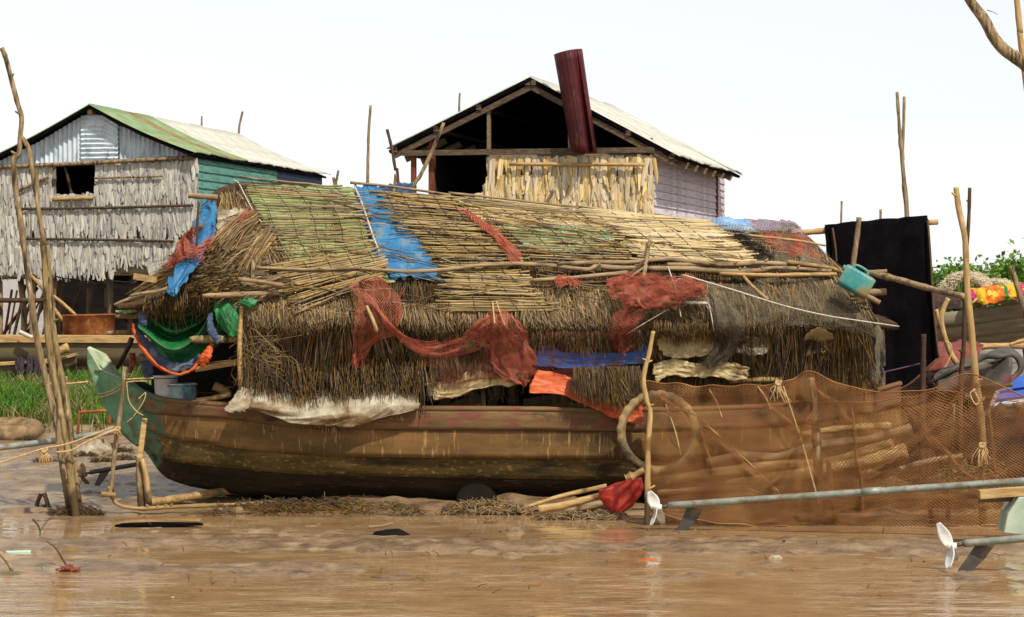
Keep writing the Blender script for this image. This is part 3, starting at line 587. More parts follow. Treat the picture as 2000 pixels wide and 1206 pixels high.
for (bx, by, tx, ty, wd, n, dY) in ((505, 500, 330, 548, 30, 420, .1), (480, 525, 300, 580, 26, 420, .14), (470, 540, 345, 582, 22, 360, .2), (420, 515, 275, 582, 20, 300, .05), (385, 500, 285, 575, 18, 260, 0),
        (520, 545, 380, 582, 24, 380, .2), (500, 470, 400, 520, 22, 260, .12), (560, 550, 430, 590, 20, 260, .22), (440, 500, 380, 540, 20, 240, .15), (500, 420, 425, 480, 22, 260, .1), (510, 570, 450, 606, 16, 220, .22),
        (360, 520, 262, 596, 10, 130, .05), (420, 550, 330, 596, 14, 200, .16), (530, 450, 470, 540, 18, 240, .14)):
    u = r.normal(0, 1, n); fan = r.normal(0, 1, n)
    dx, dy = tx - bx, ty - by; L = math.hypot(dx, dy); nx, ny = -dy / L, dx / L
    k0 = r.uniform(-.1, .45, n); k1 = r.uniform(.75, 1.15, n)
    sx = bx + dx * k0 + nx * u * wd * .4; sy = by + dy * k0 + ny * u * wd * .4
    ex = bx + dx * k1 + nx * (u * wd * .5 + fan * wd * .35); ey = by + dy * k1 + ny * (u * wd * .5 + fan * wd * .35) + 4
    S = surf(sx, sy, .06 + dY * .5 + r.uniform(-.03, .05, n)); T = P(ex, ey, 22.3 - dY * .6 + r.uniform(-.1, .12, n) + np.clip((430 - ex) / 150, 0, 1) * .5)
    Mi = (S + T) / 2 + np.array([0, -.02, .035]) + r.normal(0, .008, (n, 3))
    strandsVF(mb, S, Mi, T, .006 * r.uniform(.6, 1.4, n), 77)
O('awning_straw', *mb.out(), W['straw_gold'], BOAT, kind='stuff')
mb = MB()   # matted roots at the bow post
for i in range(260):
    x0, y0 = r.uniform(478, 540), r.uniform(630, 760); a = r.uniform(-.5, .5)
    pts = [P(x0 + r.normal(0, 14) * k * .5, y0 + (k - 1) * 16 + r.normal(0, 8), 22.2 + r.uniform(-.12, .05)) for k in range(4)]
    mb.add(*tubeVF(cr(pts, 9), .0022, 3, cap=False))
for i in range(30):
    x0, y0 = r.uniform(470, 545), r.uniform(660, 740); pts = [P(x0 + r.normal(0, 26), y0 + r.normal(0, 26), 22.05 + r.uniform(-.05, .1)) for k in range(4)]
    mb.add(*tubeVF(cr(pts, 12), .003, 3, cap=False))
O('root_tangle', *mb.out(), W['straw'], BOAT, kind='stuff')
mb = MB()   # loose reeds and straw scattered over the roof
r5 = np.random.RandomState(88)
for i in range(250):
    x0 = r5.uniform(500, 1460); yr = np.interp(x0, *zip(*RIDGE)); y0 = r5.uniform(yr + 6, 600 if x0 < 1100 else 560); L_ = r5.uniform(25, 120); a_ = r5.normal(.09, .13)
    k5 = np.linspace(0, 1, 6); q5 = surf(x0 + L_ * k5, np.maximum(y0 + L_ * math.sin(a_) * k5 + r5.normal(0, 1.0, 6), np.interp(x0 + L_ * k5, *zip(*RIDGE)) + 4), .15 + r5.uniform(-.03, .05))
    mb.add(*tubeVF(q5, .0045 * r5.uniform(.6, 1.5), 4))
O('loose_reeds', *mb.out(), W['straw'], BOAT, kind='stuff')
# cap of thatch at the ridge end and inner clutter seen through the gap above the gunwale
for i, (x, y, l, a, mt) in enumerate(((900, 790, 40, 20, 'plank'), (925, 782, 36, -50, 'plank_tan'), (870, 785, 30, 60, 'plank'), (1080, 780, 60, 8, 'plank'), (1120, 795, 80, -4, 'plank_tan'), (960, 795, 50, 75, 'plank'), (1000, 790, 60, 85, 'plank'))):
    c = P(x, y, 22.75 + .06 * i); d = np.array([math.cos(math.radians(a)), .1, math.sin(math.radians(a))]) * l * .0025 * 2
    O('deck_board', *beamVF(c - d, c + d, .03, .09), W[mt], BOAT, sm=False)
# ------------------------------------------------------------------ sheets, mats, poles and nets lying on the houseboat
cloth('tarpaulin', 'pale lime green tarpaulin under the reed mat beside the blue sheet', 'tarpaulin',
      [[(480, 366), (580, 364), (692, 370)], [(505, 415), (600, 420), (706, 424)], [(545, 470), (630, 480), (722, 480)], [(560, 520), (640, 530), (745, 530)], [(600, 545), (690, 548), (775, 550)]],
      W['t_lime'], off=.075, fold=(.012, 4, 2), nu=70, nv=50, seed=2)
cloth('tarpaulin', 'bright blue plastic sheet running down the roof between two reed mats', 'tarpaulin',
      [[(686, 360), (710, 364), (742, 371)], [(702, 420), (730, 424), (785, 432)], [(722, 470), (765, 474), (828, 482)], [(742, 518), (788, 515), (842, 522)], [(772, 545), (822, 546), (885, 562)]],
      W['t_blue'], off=.085, fold=(.016, 3, 2), nu=60, nv=70, seed=4, rag=6)
cloth('tarpaulin', 'cream yellow sheet showing between the reeds right of the red net strip', 'tarpaulin',
      [[(886, 386), (1010, 396), (1135, 410)], [(918, 414), (1035, 420), (1165, 432)], [(965, 446), (1070, 448), (1205, 452)]], W['t_cream'], off=.075, fold=(.012, 5, 2), seed=6)
cloth('tarpaulin', 'mint green sheet showing under reeds below the cream sheet', 'tarpaulin',
      [[(980, 443), (1080, 440), (1190, 448)], [(1005, 466), (1090, 468), (1200, 472)], [(1050, 486), (1110, 492), (1195, 494)]], W['t_mint'], off=.082, fold=(.014, 5, 3), seed=8)
cloth('cloth', 'faded light blue cloth spread over the stern end of the ridge', 'cloth', [[(1370, 426), (1410, 427), (1458, 429)], [(1382, 436), (1425, 438), (1468, 440)], [(1396, 449), (1435, 451), (1480, 452)]], W['t_sky'], off=.05, fold=(.014, 4, 2), seed=10)
cloth('cloth', 'mauve and rust striped cloth at the stern end of the ridge', 'cloth', [[(1450, 428), (1500, 430), (1546, 432)], [(1462, 439), (1510, 441), (1560, 442)], [(1478, 452), (1525, 452), (1570, 454)]], W['t_mauve'], off=.055, fold=(.012, 4, 2), seed=12)
cloth('tarpaulin', 'royal blue plastic strip tucked under the thatch above the orange sheet', 'tarpaulin',
      [[(1052, 672), (1110, 688), (1170, 690), (1225, 688), (1264, 672)], [(1047, 695), (1110, 704), (1170, 703), (1225, 700), (1266, 692)], [(1044, 714), (1110, 720), (1170, 716), (1225, 713), (1266, 708)]],
      W['t_blue2'], off=.25, fold=(.01, 3, 1), seed=14, rag=2)
cloth('tarpaulin', 'bright orange plastic sheet hanging from the thatch over the gunwale', 'tarpaulin',
      [[(1050, 722, 22.08), (1110, 735, 22.06), (1170, 755, 22.05), (1220, 775, 22.02), (1256, 780, 21.98)], [(1040, 745, 22.03), (1105, 758, 22.02), (1165, 785, 22.0), (1215, 800, 21.97), (1256, 806, 21.95)],
       [(1033, 768, 22.0), (1100, 774, 21.99), (1160, 800, 21.97), (1212, 820, 21.95), (1254, 831, 21.93)]], W['t_orange'], mode='Y', fold=(.014, 3, 1.5), nu=80, seed=16, rag=2)
cloth('plastic_sheet', 'dirty white plastic sheet draped from the thatch over the brown hull', 'sheet',
      [[(478, 745, 22.2), (550, 755, 22.2), (640, 765, 22.2), (720, 760, 22.2), (770, 752, 22.2), (817, 762, 22.2)],
       [(462, 768, 22.08), (545, 775, 22.05), (630, 785, 22.03), (715, 780, 22.03), (770, 770, 22.05), (817, 778, 22.05)],
       [(448, 788, 22.0), (530, 800, 21.95), (615, 812, 21.93), (705, 808, 21.93), (765, 795, 21.94), (812, 800, 21.95)],
       [(437, 799, 22.05), (506, 804, 21.99), (569, 826, 21.96), (640, 831, 21.95), (690, 836, 21.95), (730, 820, 21.95), (803, 821, 21.95)][:6]],
      W['t_sack'], mode='Y', fold=(.026, 6, 2), nu=110, nv=44, seed=18, rag=2)
cloth('plastic_sheet', 'small cream plastic flap hanging at the foot of the bow post', 'sheet', [[(474, 758, 22.02), (482, 760, 22.0), (496, 762, 22.04)], [(455, 782, 21.97), (468, 788, 21.94), (488, 790, 21.98)], [(437, 800, 21.96), (452, 806, 21.93), (478, 806, 21.96)]],
      W['t_sack'], mode='Y', fold=(.02, 2, 1), nu=30, nv=30, seed=19)
cloth('sack', 'crumpled cream sack tucked in the thatch right of the forked net stake', 'sack', [[(1290, 655), (1330, 648), (1388, 660)], [(1285, 675), (1335, 674), (1396, 682)], [(1300, 698), (1345, 700), (1392, 694)]], W['t_sack2'], off=.27, fold=(.025, 2, 2), seed=20, rag=2)
cloth('sack', 'pale torn sack hanging under the stern thatch above the net fence', 'sack', [[(1275, 712), (1320, 702), (1360, 712), (1410, 706), (1462, 722)], [(1276, 728), (1320, 722), (1362, 728), (1410, 720), (1462, 734)], [(1280, 745), (1318, 734), (1364, 738), (1405, 740), (1460, 744)]], W['t_sack2'], off=.25, fold=(.03, 5, 1), seed=22, rag=3, nu=80)
cloth('sack', 'grey white sack under the grey net on the stern thatch', 'sack', [[(1432, 650), (1465, 662), (1500, 660)], [(1436, 675), (1470, 680), (1504, 676)], [(1440, 690), (1475, 696), (1500, 690)]], W['t_sack'], off=.21, fold=(.03, 3, 2), seed=24)
cloth('sack', 'brownish plastic sack caught in the stern thatch below the jerrycan', 'sack', [[(1575, 655), (1600, 640), (1628, 655)], [(1562, 680), (1598, 672), (1626, 672)], [(1570, 698), (1590, 692), (1612, 690)]], W['t_sack2'], off=.2, fold=(.02, 3, 2), seed=26, rag=1.5)
cloth('sack', 'torn pale sacking under the swagged red net above the gunwale', 'sack', [[(830, 748), (880, 742), (930, 722), (975, 720), (1030, 728)], [(835, 764), (885, 766), (930, 745), (985, 738), (1030, 742)], [(845, 780), (890, 778), (935, 760), (990, 755), (1022, 748)]], W['t_sack2'], off=.24, fold=(.03, 5, 1), seed=28, rag=3, nu=80)
# bow hangings
U_ = [[(312, 590), (345, 600), (385, 596), (413, 586)], [(300, 597), (342, 618), (388, 608), (414, 590)], [(290, 606), (338, 634), (388, 620), (414, 594)], [(283, 614), (335, 648), (388, 632), (415, 598)], [(277, 622), (333, 660), (386, 643), (415, 601)],
      [(273, 630), (332, 672), (384, 652), (416, 604)], [(270, 638), (331, 683), (380, 662), (416, 607)], [(270, 642), (331, 690), (377, 668), (416, 610)]]
cloth('tarpaulin', 'dark green canvas hanging in deep looped folds under the bow awning', 'tarpaulin', [[(a, b, y) for a, b in row] for row, y in zip(U_, (22.55, 22.36, 22.52, 22.3, 22.48, 22.34, 22.14, 22.24))], W['t_green'], mode='Y', fold=(.035, 4, 1), nu=90, nv=90, seed=30, rag=1.5)
cloth('tarpaulin', 'shaded green canvas hanging flat behind the looped folds', 'tarpaulin', [[(292, 600, 22.7), (350, 598, 22.7), (412, 598, 22.65), (440, 598, 22.6)], [(285, 650, 22.7), (350, 660, 22.68), (412, 650, 22.62), (440, 640, 22.6)], [(310, 700, 22.6), (350, 716, 22.55), (392, 706, 22.55), (430, 672, 22.6)]], W['t_green'], mode='Y', fold=(.06, 5, 1), nu=60, nv=50, seed=31, rag=2)
cloth('tarpaulin', 'green canvas end tied up beside the bow post', 'tarpaulin', [[(420, 592, 22.15), (440, 588, 22.12), (462, 590, 22.12)], [(418, 612, 22.1), (442, 612, 22.05), (464, 614, 22.08)], [(428, 638, 22.1), (448, 642, 22.04), (467, 640, 22.08)], [(440, 652, 22.12), (452, 658, 22.06), (467, 656, 22.1)]], W['t_green'], mode='Y', fold=(.05, 4, 2), nu=40, nv=40, seed=33, rag=2)
cloth('tarpaulin', 'scrap of green canvas caught on the pole above the bow post', 'tarpaulin', [[(464, 588, 22.05), (482, 584, 22.0), (502, 586, 22.02)], [(468, 594, 22.02), (484, 594, 21.98), (500, 596, 22.0)], [(478, 602, 22.03), (488, 604, 22.0), (498, 602, 22.02)]], W['t_green'], mode='Y', fold=(.02, 2, 1), nu=24, nv=18, seed=35, rag=2)
def sling(name, label, pts, wid, mat, seed, Yo=0.0):
    c = cr([(a, b, y + Yo) for a, b, y in pts], 60); t = np.gradient(c[:, :2], axis=0); t /= np.linalg.norm(t, axis=1)[:, None]; n = np.stack([-t[:, 1], t[:, 0]], -1)
    w = np.interp(np.linspace(0, 1, 60), np.linspace(0, 1, len(wid)), wid)
    rows = []
    for k in np.linspace(-.5, .5, 7):
        ww = (k * w)[:, None] * n; rows.append(np.concatenate([c[:, :2] + ww, (c[:, 2] - .012 * math.cos(k * math.pi) + .03 * (fbm(np.arange(60) / 9.0, np.full(60, k * 3.0), 3, seed) - .5))[:, None]], 1))
    g = np.array(rows); g[..., 0] += (fbm(np.arange(60)[None] / 2.5, np.arange(7)[:, None] / 2.0, 3, seed) - .5) * 5; g[..., 1] += (fbm(np.arange(60)[None] / 2.5, np.arange(7)[:, None] / 2.0, 3, seed + 4) - .5) * 5
    return solid(O(name, P(g[..., 0], g[..., 1], g[..., 2]), gridF(7, 60), mat, None, label, 'cloth'), .006)
sling('cloth_band', 'frayed bright orange cloth band slung under the green canvas', [(262, 632, 22.3), (263, 650, 22.28), (280, 682, 22.22), (310, 716, 22.18), (345, 731, 22.16), (375, 722, 22.18), (395, 697, 22.22), (412, 678, 22.2)], [4, 6, 7, 6, 6, 6, 7, 6], W['t_orange'], 3)
sling('cloth_band', 'faded denim blue cloth band inside the orange sling', [(268, 645, 22.4), (285, 672, 22.32), (312, 704, 22.28), (345, 718, 22.26), (375, 710, 22.3), (392, 694, 22.34)], [8, 17, 22, 18, 13, 6], W['t_denim'], 5)
sling('cloth_strip', 'grey blue rag tied round the pole end under the green canvas', [(412, 612, 22.05), (410, 632, 22.0), (416, 652, 21.98), (428, 668, 22.0)], [8, 12, 16, 12], W['t_denim'], 7)
sling('cloth_strip', 'grey blue rag knotted at the left corner of the green canvas', [(270, 598, 22.3), (278, 612, 22.25), (280, 630, 22.22), (284, 642, 22.26)], [14, 17, 16, 8], W['t_denim'], 9)
sling('cloth_strip', 'orange rag hanging from the pole end beside the buckets', [(414, 672, 22.05), (406, 690, 22.0), (398, 704, 22.0), (395, 718, 22.02)], [7, 18, 20, 5], W['t_orange'], 11)
sling('cloth_strip', 'dark red rag hanging from the bow beam beside the prow', [(258, 690, 22.85), (258, 710, 22.83), (254, 728, 22.84)], [12, 12, 6], W['t_rust'], 12)
sling('cloth_strip', 'blue black plastic rags hanging from the bow beam behind the buckets', [(282, 690, 22.9), (288, 716, 22.88), (290, 742, 22.88)], [22, 26, 14], W['t_denim'], 13)
sling('cloth_strip', 'mint green rag lying over the pole ends left of the bow awning', [(226, 610, 22.7), (245, 606, 22.68), (266, 604, 22.66)], [4, 13, 10], W['t_mint'], 14)
cloth('plastic_sheet', 'crumpled blue plastic tangled in the straw of the bow awning', 'sheet', [[(395, 395), (412, 400), (424, 405)], [(380, 440), (405, 445), (422, 440)], [(372, 490), (392, 490), (416, 470)], [(345, 530), (362, 530), (380, 515)], [(325, 575), (336, 578), (350, 560)]], W['t_blue'], off=.22, fold=(.05, 3, 3), nu=40, nv=60, seed=34, rag=8)
cloth('sack', 'pale cream sack stretched over the hip of the bow thatch', 'sack', [[(428, 408), (455, 412), (487, 408)], [(424, 440), (455, 442), (480, 428)], [(423, 465), (448, 468), (468, 450)], [(432, 485), (448, 492), (462, 480)]], W['t_sack'], off=.20, fold=(.025, 2, 2), seed=36, nu=40, rag=4)
net('fishing_net', 'red fishing net band twisted over the bow sack and straw', 'net', [[(492, 405), (440, 440), (405, 470), (360, 490), (318, 516)], [(496, 412), (448, 450), (410, 485), (368, 505), (322, 528)]], W['n_red'], 150, 16, off=.25, fold=(.03, 6, 1), r=.003, seed=40, layers=2)
net('fishing_net', 'bunched red brown net hanging at the far left of the bow awning', 'net', [[(400, 435), (392, 445), (380, 452)], [(380, 460), (360, 470), (348, 478)], [(392, 495), (360, 500), (335, 500)], [(400, 510), (350, 515), (315, 522)]], W['n_red'], 34, 34, off=.21, fold=(.06, 2, 2), r=.003, seed=42, layers=3)

# ---- reed mats: every reed is a piece of its mat
def mat_of_reeds(label, left, right, n, rpx, mat, off=.10, seed=0, drop=.06, jitter=5, ties=5):
    r = np.random.RandomState(seed)
    L = cr(left, n); R = cr(right, n)
    c = surf((L[n // 2, 0] + R[n // 2, 0]) / 2, (L[n // 2, 1] + R[n // 2, 1]) / 2, off)
    t = E('reed_mat', label, 'reed mat', c)
    lines = []
    for i in range(n):
        if r.rand() < drop: continue
        a = L[i] + np.array([r.normal(0, jitter), r.normal(0, .8)]); b = R[i] + np.array([r.normal(0, jitter), r.normal(0, .8)])
        k = np.linspace(0, 1, 7); px = a[0] + (b[0] - a[0]) * k; py = a[1] + (b[1] - a[1]) * k + r.normal(0, .7, 7)
        p = surf(px, py, off + r.uniform(-.012, .012)); p[0] += np.array([0, -.01, r.normal(0, .01)]); p[-1] += np.array([0, -.012, r.normal(0, .012)])
        rad = rpx * .005 * r.uniform(.75, 1.25); O('reed', *tubeVF(p, np.linspace(rad, rad * .7, 7) if r.rand() < .5 else np.linspace(rad * .7, rad, 7), 5), mat, t)
    mb = MB()
    for k in np.linspace(.1, .9, ties):
        q = L * (1 - k) + R * k; q[:, 0] += np.cumsum(r.normal(0, .5, n)); zz = off + rpx * .005 + .006 + .004 * np.cos(np.arange(n) * math.pi)
        mb.add(*tubeVF(surf(q[:, 0], q[:, 1], zz), .0032, 4, cap=False))
    O('binding', *mb.out(), W['twine'], t)
    return t
mat_of_reeds('reed mat lying over the pale lime green tarpaulin', [(468, 346), (478, 372), (500, 405), (512, 440), (520, 470), (545, 512)], [(675, 368), (692, 385), (716, 412), (726, 435), (730, 462), (738, 490)], 33, 2.0, W['reed'], .13, 1, drop=.1)
mat_of_reeds('tilted reed mat slipping down to the eave with a slanting lower corner', [(528, 520), (545, 548), (560, 580), (573, 612)], [(742, 488), (754, 508), (752, 528), (684, 566)], 27, 2.1, W['reed'], .16, 2, drop=.02, jitter=3)
mat_of_reeds('grey brown reed mat between the blue sheet and the red net strip', [(735, 372), (750, 400), (768, 430), (805, 468), (842, 500), (868, 545)], [(895, 386), (912, 412), (938, 442), (975, 472), (1012, 500), (1040, 548)], 50, 1.9, W['reed_grey'], .13, 3, jitter=9)
mat_of_reeds('reed mat at the eave below the long roof pole', [(872, 535), (860, 564), (850, 607)], [(1010, 538), (1045, 570), (1088, 607)], 27, 1.9, W['reed_grey'], .15, 4, jitter=8)
mat_of_reeds('sparse reed mat lying over the cream and mint green sheets', [(882, 384), (908, 402), (945, 430), (990, 470), (1018, 510)], [(1130, 409), (1155, 428), (1192, 455), (1222, 485), (1270, 516)], 28, 1.9, W['reed_grey'], .13, 5, drop=.15, jitter=12)
mat_of_reeds('tight pale straw coloured reed mat near the stern end of the roof', [(1125, 406), (1160, 430), (1200, 462), (1225, 485), (1262, 506)], [(1375, 430), (1402, 444), (1432, 468), (1462, 492), (1480, 512)], 44, 2.5, W['reed_pale'], .14, 6, drop=0, jitter=6, ties=6)

# ---- poles, rods and ropes on the roof
def stick(name, label, cat, pts, r0, r1, mat, Y=None, off=None, n=None, knots=.12, sides=8, parent=None, group=None, seed=0, foot=False, branches=()):
    """pts: photo points; Y constant or per-point depth, or off above the boat surface; radii in photo pixels"""
    def line(pts, n, r0, r1, sd):
        px = cr([(a[0], a[1]) for a in pts], n)
        if off is not None: q = surf(px[:, 0], px[:, 1], off); Yl = q[:, 1]
        else:
            Yc = Y if np.isscalar(Y) else cr(np.array(Y)[:, None], n)[:, 0]
            q = P(px[:, 0], px[:, 1], Yc); Yl = q[:, 1]
        rr = np.linspace(r0, r1, n) * Yl / F * (1 + knots * 2.6 * (fbm(np.arange(n) / 2.0, sd * 3.1 + np.zeros(n), 2, sd) - .5) + knots * 1.6 * smooth(.82, .95, vn(np.arange(n) / 1.7, sd * 5.3 + np.zeros(n), sd + 3)))
        return q, rr
    vert = abs(pts[-1][1] - pts[0][1]) > abs(pts[-1][0] - pts[0][0])
    for k_, (v_, h_) in {'stake': ('stake', 'stake_h'), 'stake_mud': ('stake_mud', 'stake_mud_h'), 'pole': ('pole_v', 'pole'), 'pole_pale': ('pole_pale_v', 'pole_pale')}.items():
        if mat is W[k_]: mat = W[v_ if vert else h_]; break
    n = n or max(10, 5 * len(pts)); sd = seed or (int(abs(pts[0][0]) * 7 + abs(pts[0][1])) % 997)
    q, rr = line(pts, n, r0, r1, sd)
    if foot:
        g = float(gh(q[-1, 0], q[-1, 1])) - .18; q = np.vstack([q, [q[-1, 0] + (q[-1, 0] - q[-2, 0]) * .5, q[-1, 1], min(g, q[-1, 2] - .02)]]); rr = np.append(rr, rr[-1])
    mb = MB(); mb.add(*tubeVF(q, rr, sides))
    if n >= 40 and knots > .05 and r0 > 3:      # cut twig stubs on the long sticks
        rk = np.random.RandomState(sd)
        for i_ in rk.randint(4, n - 4, 4):
            d_ = np.array([rk.choice([-1, 1]) * rk.uniform(.5, 1), -rk.uniform(.1, .8), rk.uniform(.3, 1)]); d_ /= np.linalg.norm(d_); c_ = q[i_]; mb.add(*tubeVF(np.array([c_, c_ + d_ * rr[i_] * 1.5, c_ + d_ * rr[i_] * rk.uniform(2, 3.2)]), [rr[i_] * .55, rr[i_] * .42, rr[i_] * .3], 6))
    for bp, b0, b1 in branches:
        q2, r2 = line(bp, 12, b0, b1, sd + 5); mb.add(*tubeVF(q2, r2, max(5, sides - 2)))
    return O(name, *mb.out(), mat, parent, label, cat, group)
PG = None
stick('roof_pole', 'long crooked grey pole laid along the middle of the roof from the bow mat', 'pole', [(498, 523), (600, 527), (700, 525), (800, 531), (880, 526), (935, 519), (1002, 516), (1079, 519), (1145, 527), (1166, 519), (1193, 523), (1300, 525)], 3.2, 5.0, W['pole'], off=.20, n=70)
stick('roof_pole', 'grey pole above the bundle beside the pale reed mat', 'pole', [(1089, 516), (1158, 513), (1225, 513), (1300, 506), (1330, 509), (1409, 517), (1481, 514), (1537, 517)], 4, 5, W['pole'], off=.24, n=50)
stick('roof_pole', 'thick bent pole in the middle of the stern bundle', 'pole', [(1266, 525), (1338, 525), (1409, 530), (1475, 529), (1515, 524), (1560, 526), (1622, 530)], 5, 4, W['pole'], off=.25, n=50)
stick('roof_pole', 'straight grey pole at the back of the stern bundle', 'pole', [(1303, 518), (1400, 516), (1476, 518), (1542, 521), (1622, 526)], 5, 4, W['pole'], off=.20, n=40)
stick('roof_pole', 'pale smooth bamboo pole lowest in the stern bundle', 'pole', [(1405, 534), (1490, 538), (1560, 537), (1632, 536)], 4, 4, W['pole_pale'], off=.23, n=30)
stick('roof_pole', 'short crooked branch on top of the stern bundle', 'pole', [(1538, 513), (1576, 517), (1622, 524), (1648, 534)], 4.5, 3.5, W['stake_mud'], off=.28)
stick('roof_pole', 'short weathered pole under the long roof pole over the eave', 'pole', [(1036, 548), (1118, 543), (1225, 533)], 3.5, 4.5, W['pole'], off=.21)
stick('roof_pole', 'thin stick lying across the net at the stern ridge', 'pole', [(1340, 442), (1436, 457), (1555, 470), (1611, 480)], 2.8, 2, W['pole_pale'], off=.12)
stick('roof_stick', 'upright stick leaning on the roof poles above the red net heap', 'stick', [(1270, 462), (1264, 500), (1257, 542)], 3, 4.5, W['stake'], off=.28)
stick('roof_stick', 'dark stick crossing the roof poles down to the red net heap', 'stick', [(1258, 512), (1225, 540), (1186, 562)], 4.5, 2.5, W['stake_dark'], off=.28)
stick('roof_stick', 'thin split stick beside the crossing stick on the roof poles', 'stick', [(1262, 520), (1240, 535), (1222, 548)], 3, 2, W['stake'], off=.27)
stick('roof_stick', 'short upright peg at the bow end of the long roof pole', 'stick', [(494, 507), (494, 530), (493, 545)], 4, 4, W['stake'], off=.24)
stick('roof_stick', 'grey split batten lying on the bow straw', 'stick', [(465, 545), (510, 551), (554, 558)], 4, 4, W['pole'], off=.30, seed=3)
stick('roof_pole', 'top edge pole lying along the ridge above the blue sheet', 'pole', [(684, 357), (760, 364), (880, 381)], 2.5, 2.2, W['pole'], off=.13)
stick('roof_pole', 'thin ridge pole above the cream sheet', 'pole', [(876, 377), (980, 388), (1100, 402), (1180, 408)], 2.5, 2.2, W['pole'], off=.15)
stick('plastic_rod', 'long thin white rod slanting down over the grey net past the stern', 'rod', [(1333, 537), (1430, 566), (1530, 597), (1610, 616), (1680, 627), (1756, 638)], 1.5, 1.2, W['rope_white'], Y=[21.95, 21.9, 21.88, 21.86, 21.85, 21.85])
stick('plastic_pipe', 'short white pipe sticking out beside the red net heap', 'pipe', [(1298, 589), (1340, 591), (1382, 593)], 3.2, 3, W['rope_white'], off=.30)
stick('roof_stick', 'sawn pole end sticking out under the red net heap', 'stick', [(1300, 590), (1312, 596), (1322, 602)], 5, 5.5, W['pole_pale'], off=.30)
stick('roof_stick', 'pale peeled stick hanging in the red net by the tilted mat', 'stick', [(716, 598), (728, 625), (736, 648)], 3, 4, W['pole_pale'], off=.30)
stick('roof_stick', 'thin forked twig caught in the grey net', 'stick', [(1452, 540), (1470, 560), (1490, 578), (1500, 586)], 3, 4, W['stake_mud'], off=.26)
stick('awning_stick', 'curved bare stick poking from the bow straw beside blue plastic', 'stick', [(274, 574), (310, 569), (335, 560), (358, 548)], 3.2, 4, W['pole'], Y=22.1)
stick('awning_stick', 'pointed grey stick poking out left below the bow straw', 'stick', [(223, 596), (250, 586), (285, 578)], 3, 5, W['pole'], Y=22.35)
stick('awning_stick', 'short grey stick end tip above the pointed one at the bow', 'stick', [(255, 578), (285, 572), (320, 568)], 2.5, 4, W['pole'], Y=22.3)
stick('awning_pole', 'stout pole stub sticking out at the top of the bow thatch', 'pole', [(368, 382), (395, 384), (425, 386)], 5.5, 5.5, W['pole'], Y=22.9)
stick('awning_batten', 'thin upright batten tied to the bow thatch hip', 'stick', [(388, 395), (385, 450), (384, 500), (382, 540)], 2.5, 2.5, W['stake_dark'], Y=22.3)
stick('brace_pole', 'dark slanting pole behind the prow under the awning', 'pole', [(258, 660), (245, 690), (228, 718), (222, 728)], 5, 5, W['stake_dark'], Y=23.6)
o = O('board', *beamVF(P(262, 540, 22.4), P(305, 547, 22.3), .03, .06), W['plank_tan'], None, 'pale sawn board end jutting from the bow straw', 'board', sm=False)
o = O('board', *beamVF(P(382, 722, 22.35), P(466, 708, 22.3), .04, .05), W['plank_tan'], None, 'pale board rail running behind the orange rag to the bow post', 'board', sm=False)
def rope(name, label, pts, r, mat, Y=None, off=None, n=None, cat='rope'): return stick(name, label, cat, pts, r, r, mat, Y=Y, off=off, n=n or 8 * len(pts), knots=.1, sides=5)
rope('rope', 'thick white rope lying down the blue roof sheet', [(692, 364), (704, 390), (718, 430), (730, 465), (741, 492)], 1.6, W['rope_white'], off=.16)
rope('rope', 'thin white cord strung down from the stern poles over the net', [(1305, 522), (1318, 558), (1330, 575), (1360, 580), (1378, 578), (1388, 610), (1395, 650), (1402, 690)], 1.2, W['rope_white'], off=.30)
rope('rope', 'thin white cord tied beside the white pipe', [(1378, 580), (1345, 552), (1325, 545), (1318, 560), (1325, 590), (1330, 620)], 1.0, W['rope_white'], off=.31)
rope('wire', 'stiff wire with a hooked end sticking from the eave', [(1306, 604), (1270, 625), (1222, 654)], .9, W['rope_white'], off=.30, cat='wire')
rope('rope', 'white edge cord along the bow end of the roof', [(456, 352), (466, 358), (480, 385), (496, 415), (512, 436)], 1.1, W['rope_white'], off=.13)
rope('rope', 'short light cord hanging over the swagged net knot', [(962, 592), (964, 612), (966, 632)], 1.6, W['rope'], off=.34)
rope('rope', 'second light cord tied over the swagged net knot', [(970, 590), (978, 615), (986, 636)], 1.4, W['rope'], off=.34)

# ---- nets on the boat
net('fishing_net', 'red net strip lying down the roof between two reed mats', 'net', [[(892, 408), (912, 412)], [(930, 440), (955, 440)], [(965, 465), (992, 470)], [(985, 490), (1012, 495)], [(995, 514), (1018, 516)]], W['n_red'], 14, 62, off=.17, fold=(.025, 2, 3), r=.0032, seed=50, layers=3, nu=20)
net('fishing_net', 'red fishing net hanging from the tilted mat to a ragged point', 'net', [[(680, 552), (735, 540), (788, 560)], [(682, 595), (735, 600), (792, 610)], [(685, 640), (722, 650), (775, 650)], [(690, 690), (700, 690), (730, 668)], [(692, 722), (696, 725), (702, 722)]], W['n_red'], 60, 74, off=.25, fold=(.03, 3, 1), r=.0026, seed=52, holes=.18)
net('fishing_net', 'swag of red netting looping from the eave up to a knot', 'net', [[(712, 575), (752, 620), (800, 662), (850, 672), (900, 655), (935, 625), (962, 612)], [(728, 590), (762, 640), (806, 676), (855, 686), (908, 672), (945, 645), (968, 628)], [(735, 610), (772, 655), (815, 690), (862, 697), (920, 690), (958, 665), (976, 650)]], W['n_red'], 170, 26, off=.27, fold=(.035, 2, 2), r=.0026, seed=54, layers=2, nu=90)
net('fishing_net', 'red net falling in folds from the knot to the dark gap', 'net', [[(950, 612), (975, 606), (1005, 618)], [(948, 650), (985, 655), (1025, 650)], [(950, 690), (995, 690), (1040, 690)], [(958, 715), (1000, 740), (1048, 725)], [(985, 740), (1015, 755), (1035, 745)]], W['n_red'], 52, 74, off=.27, fold=(.05, 3, .5), r=.0026, seed=56, layers=2)
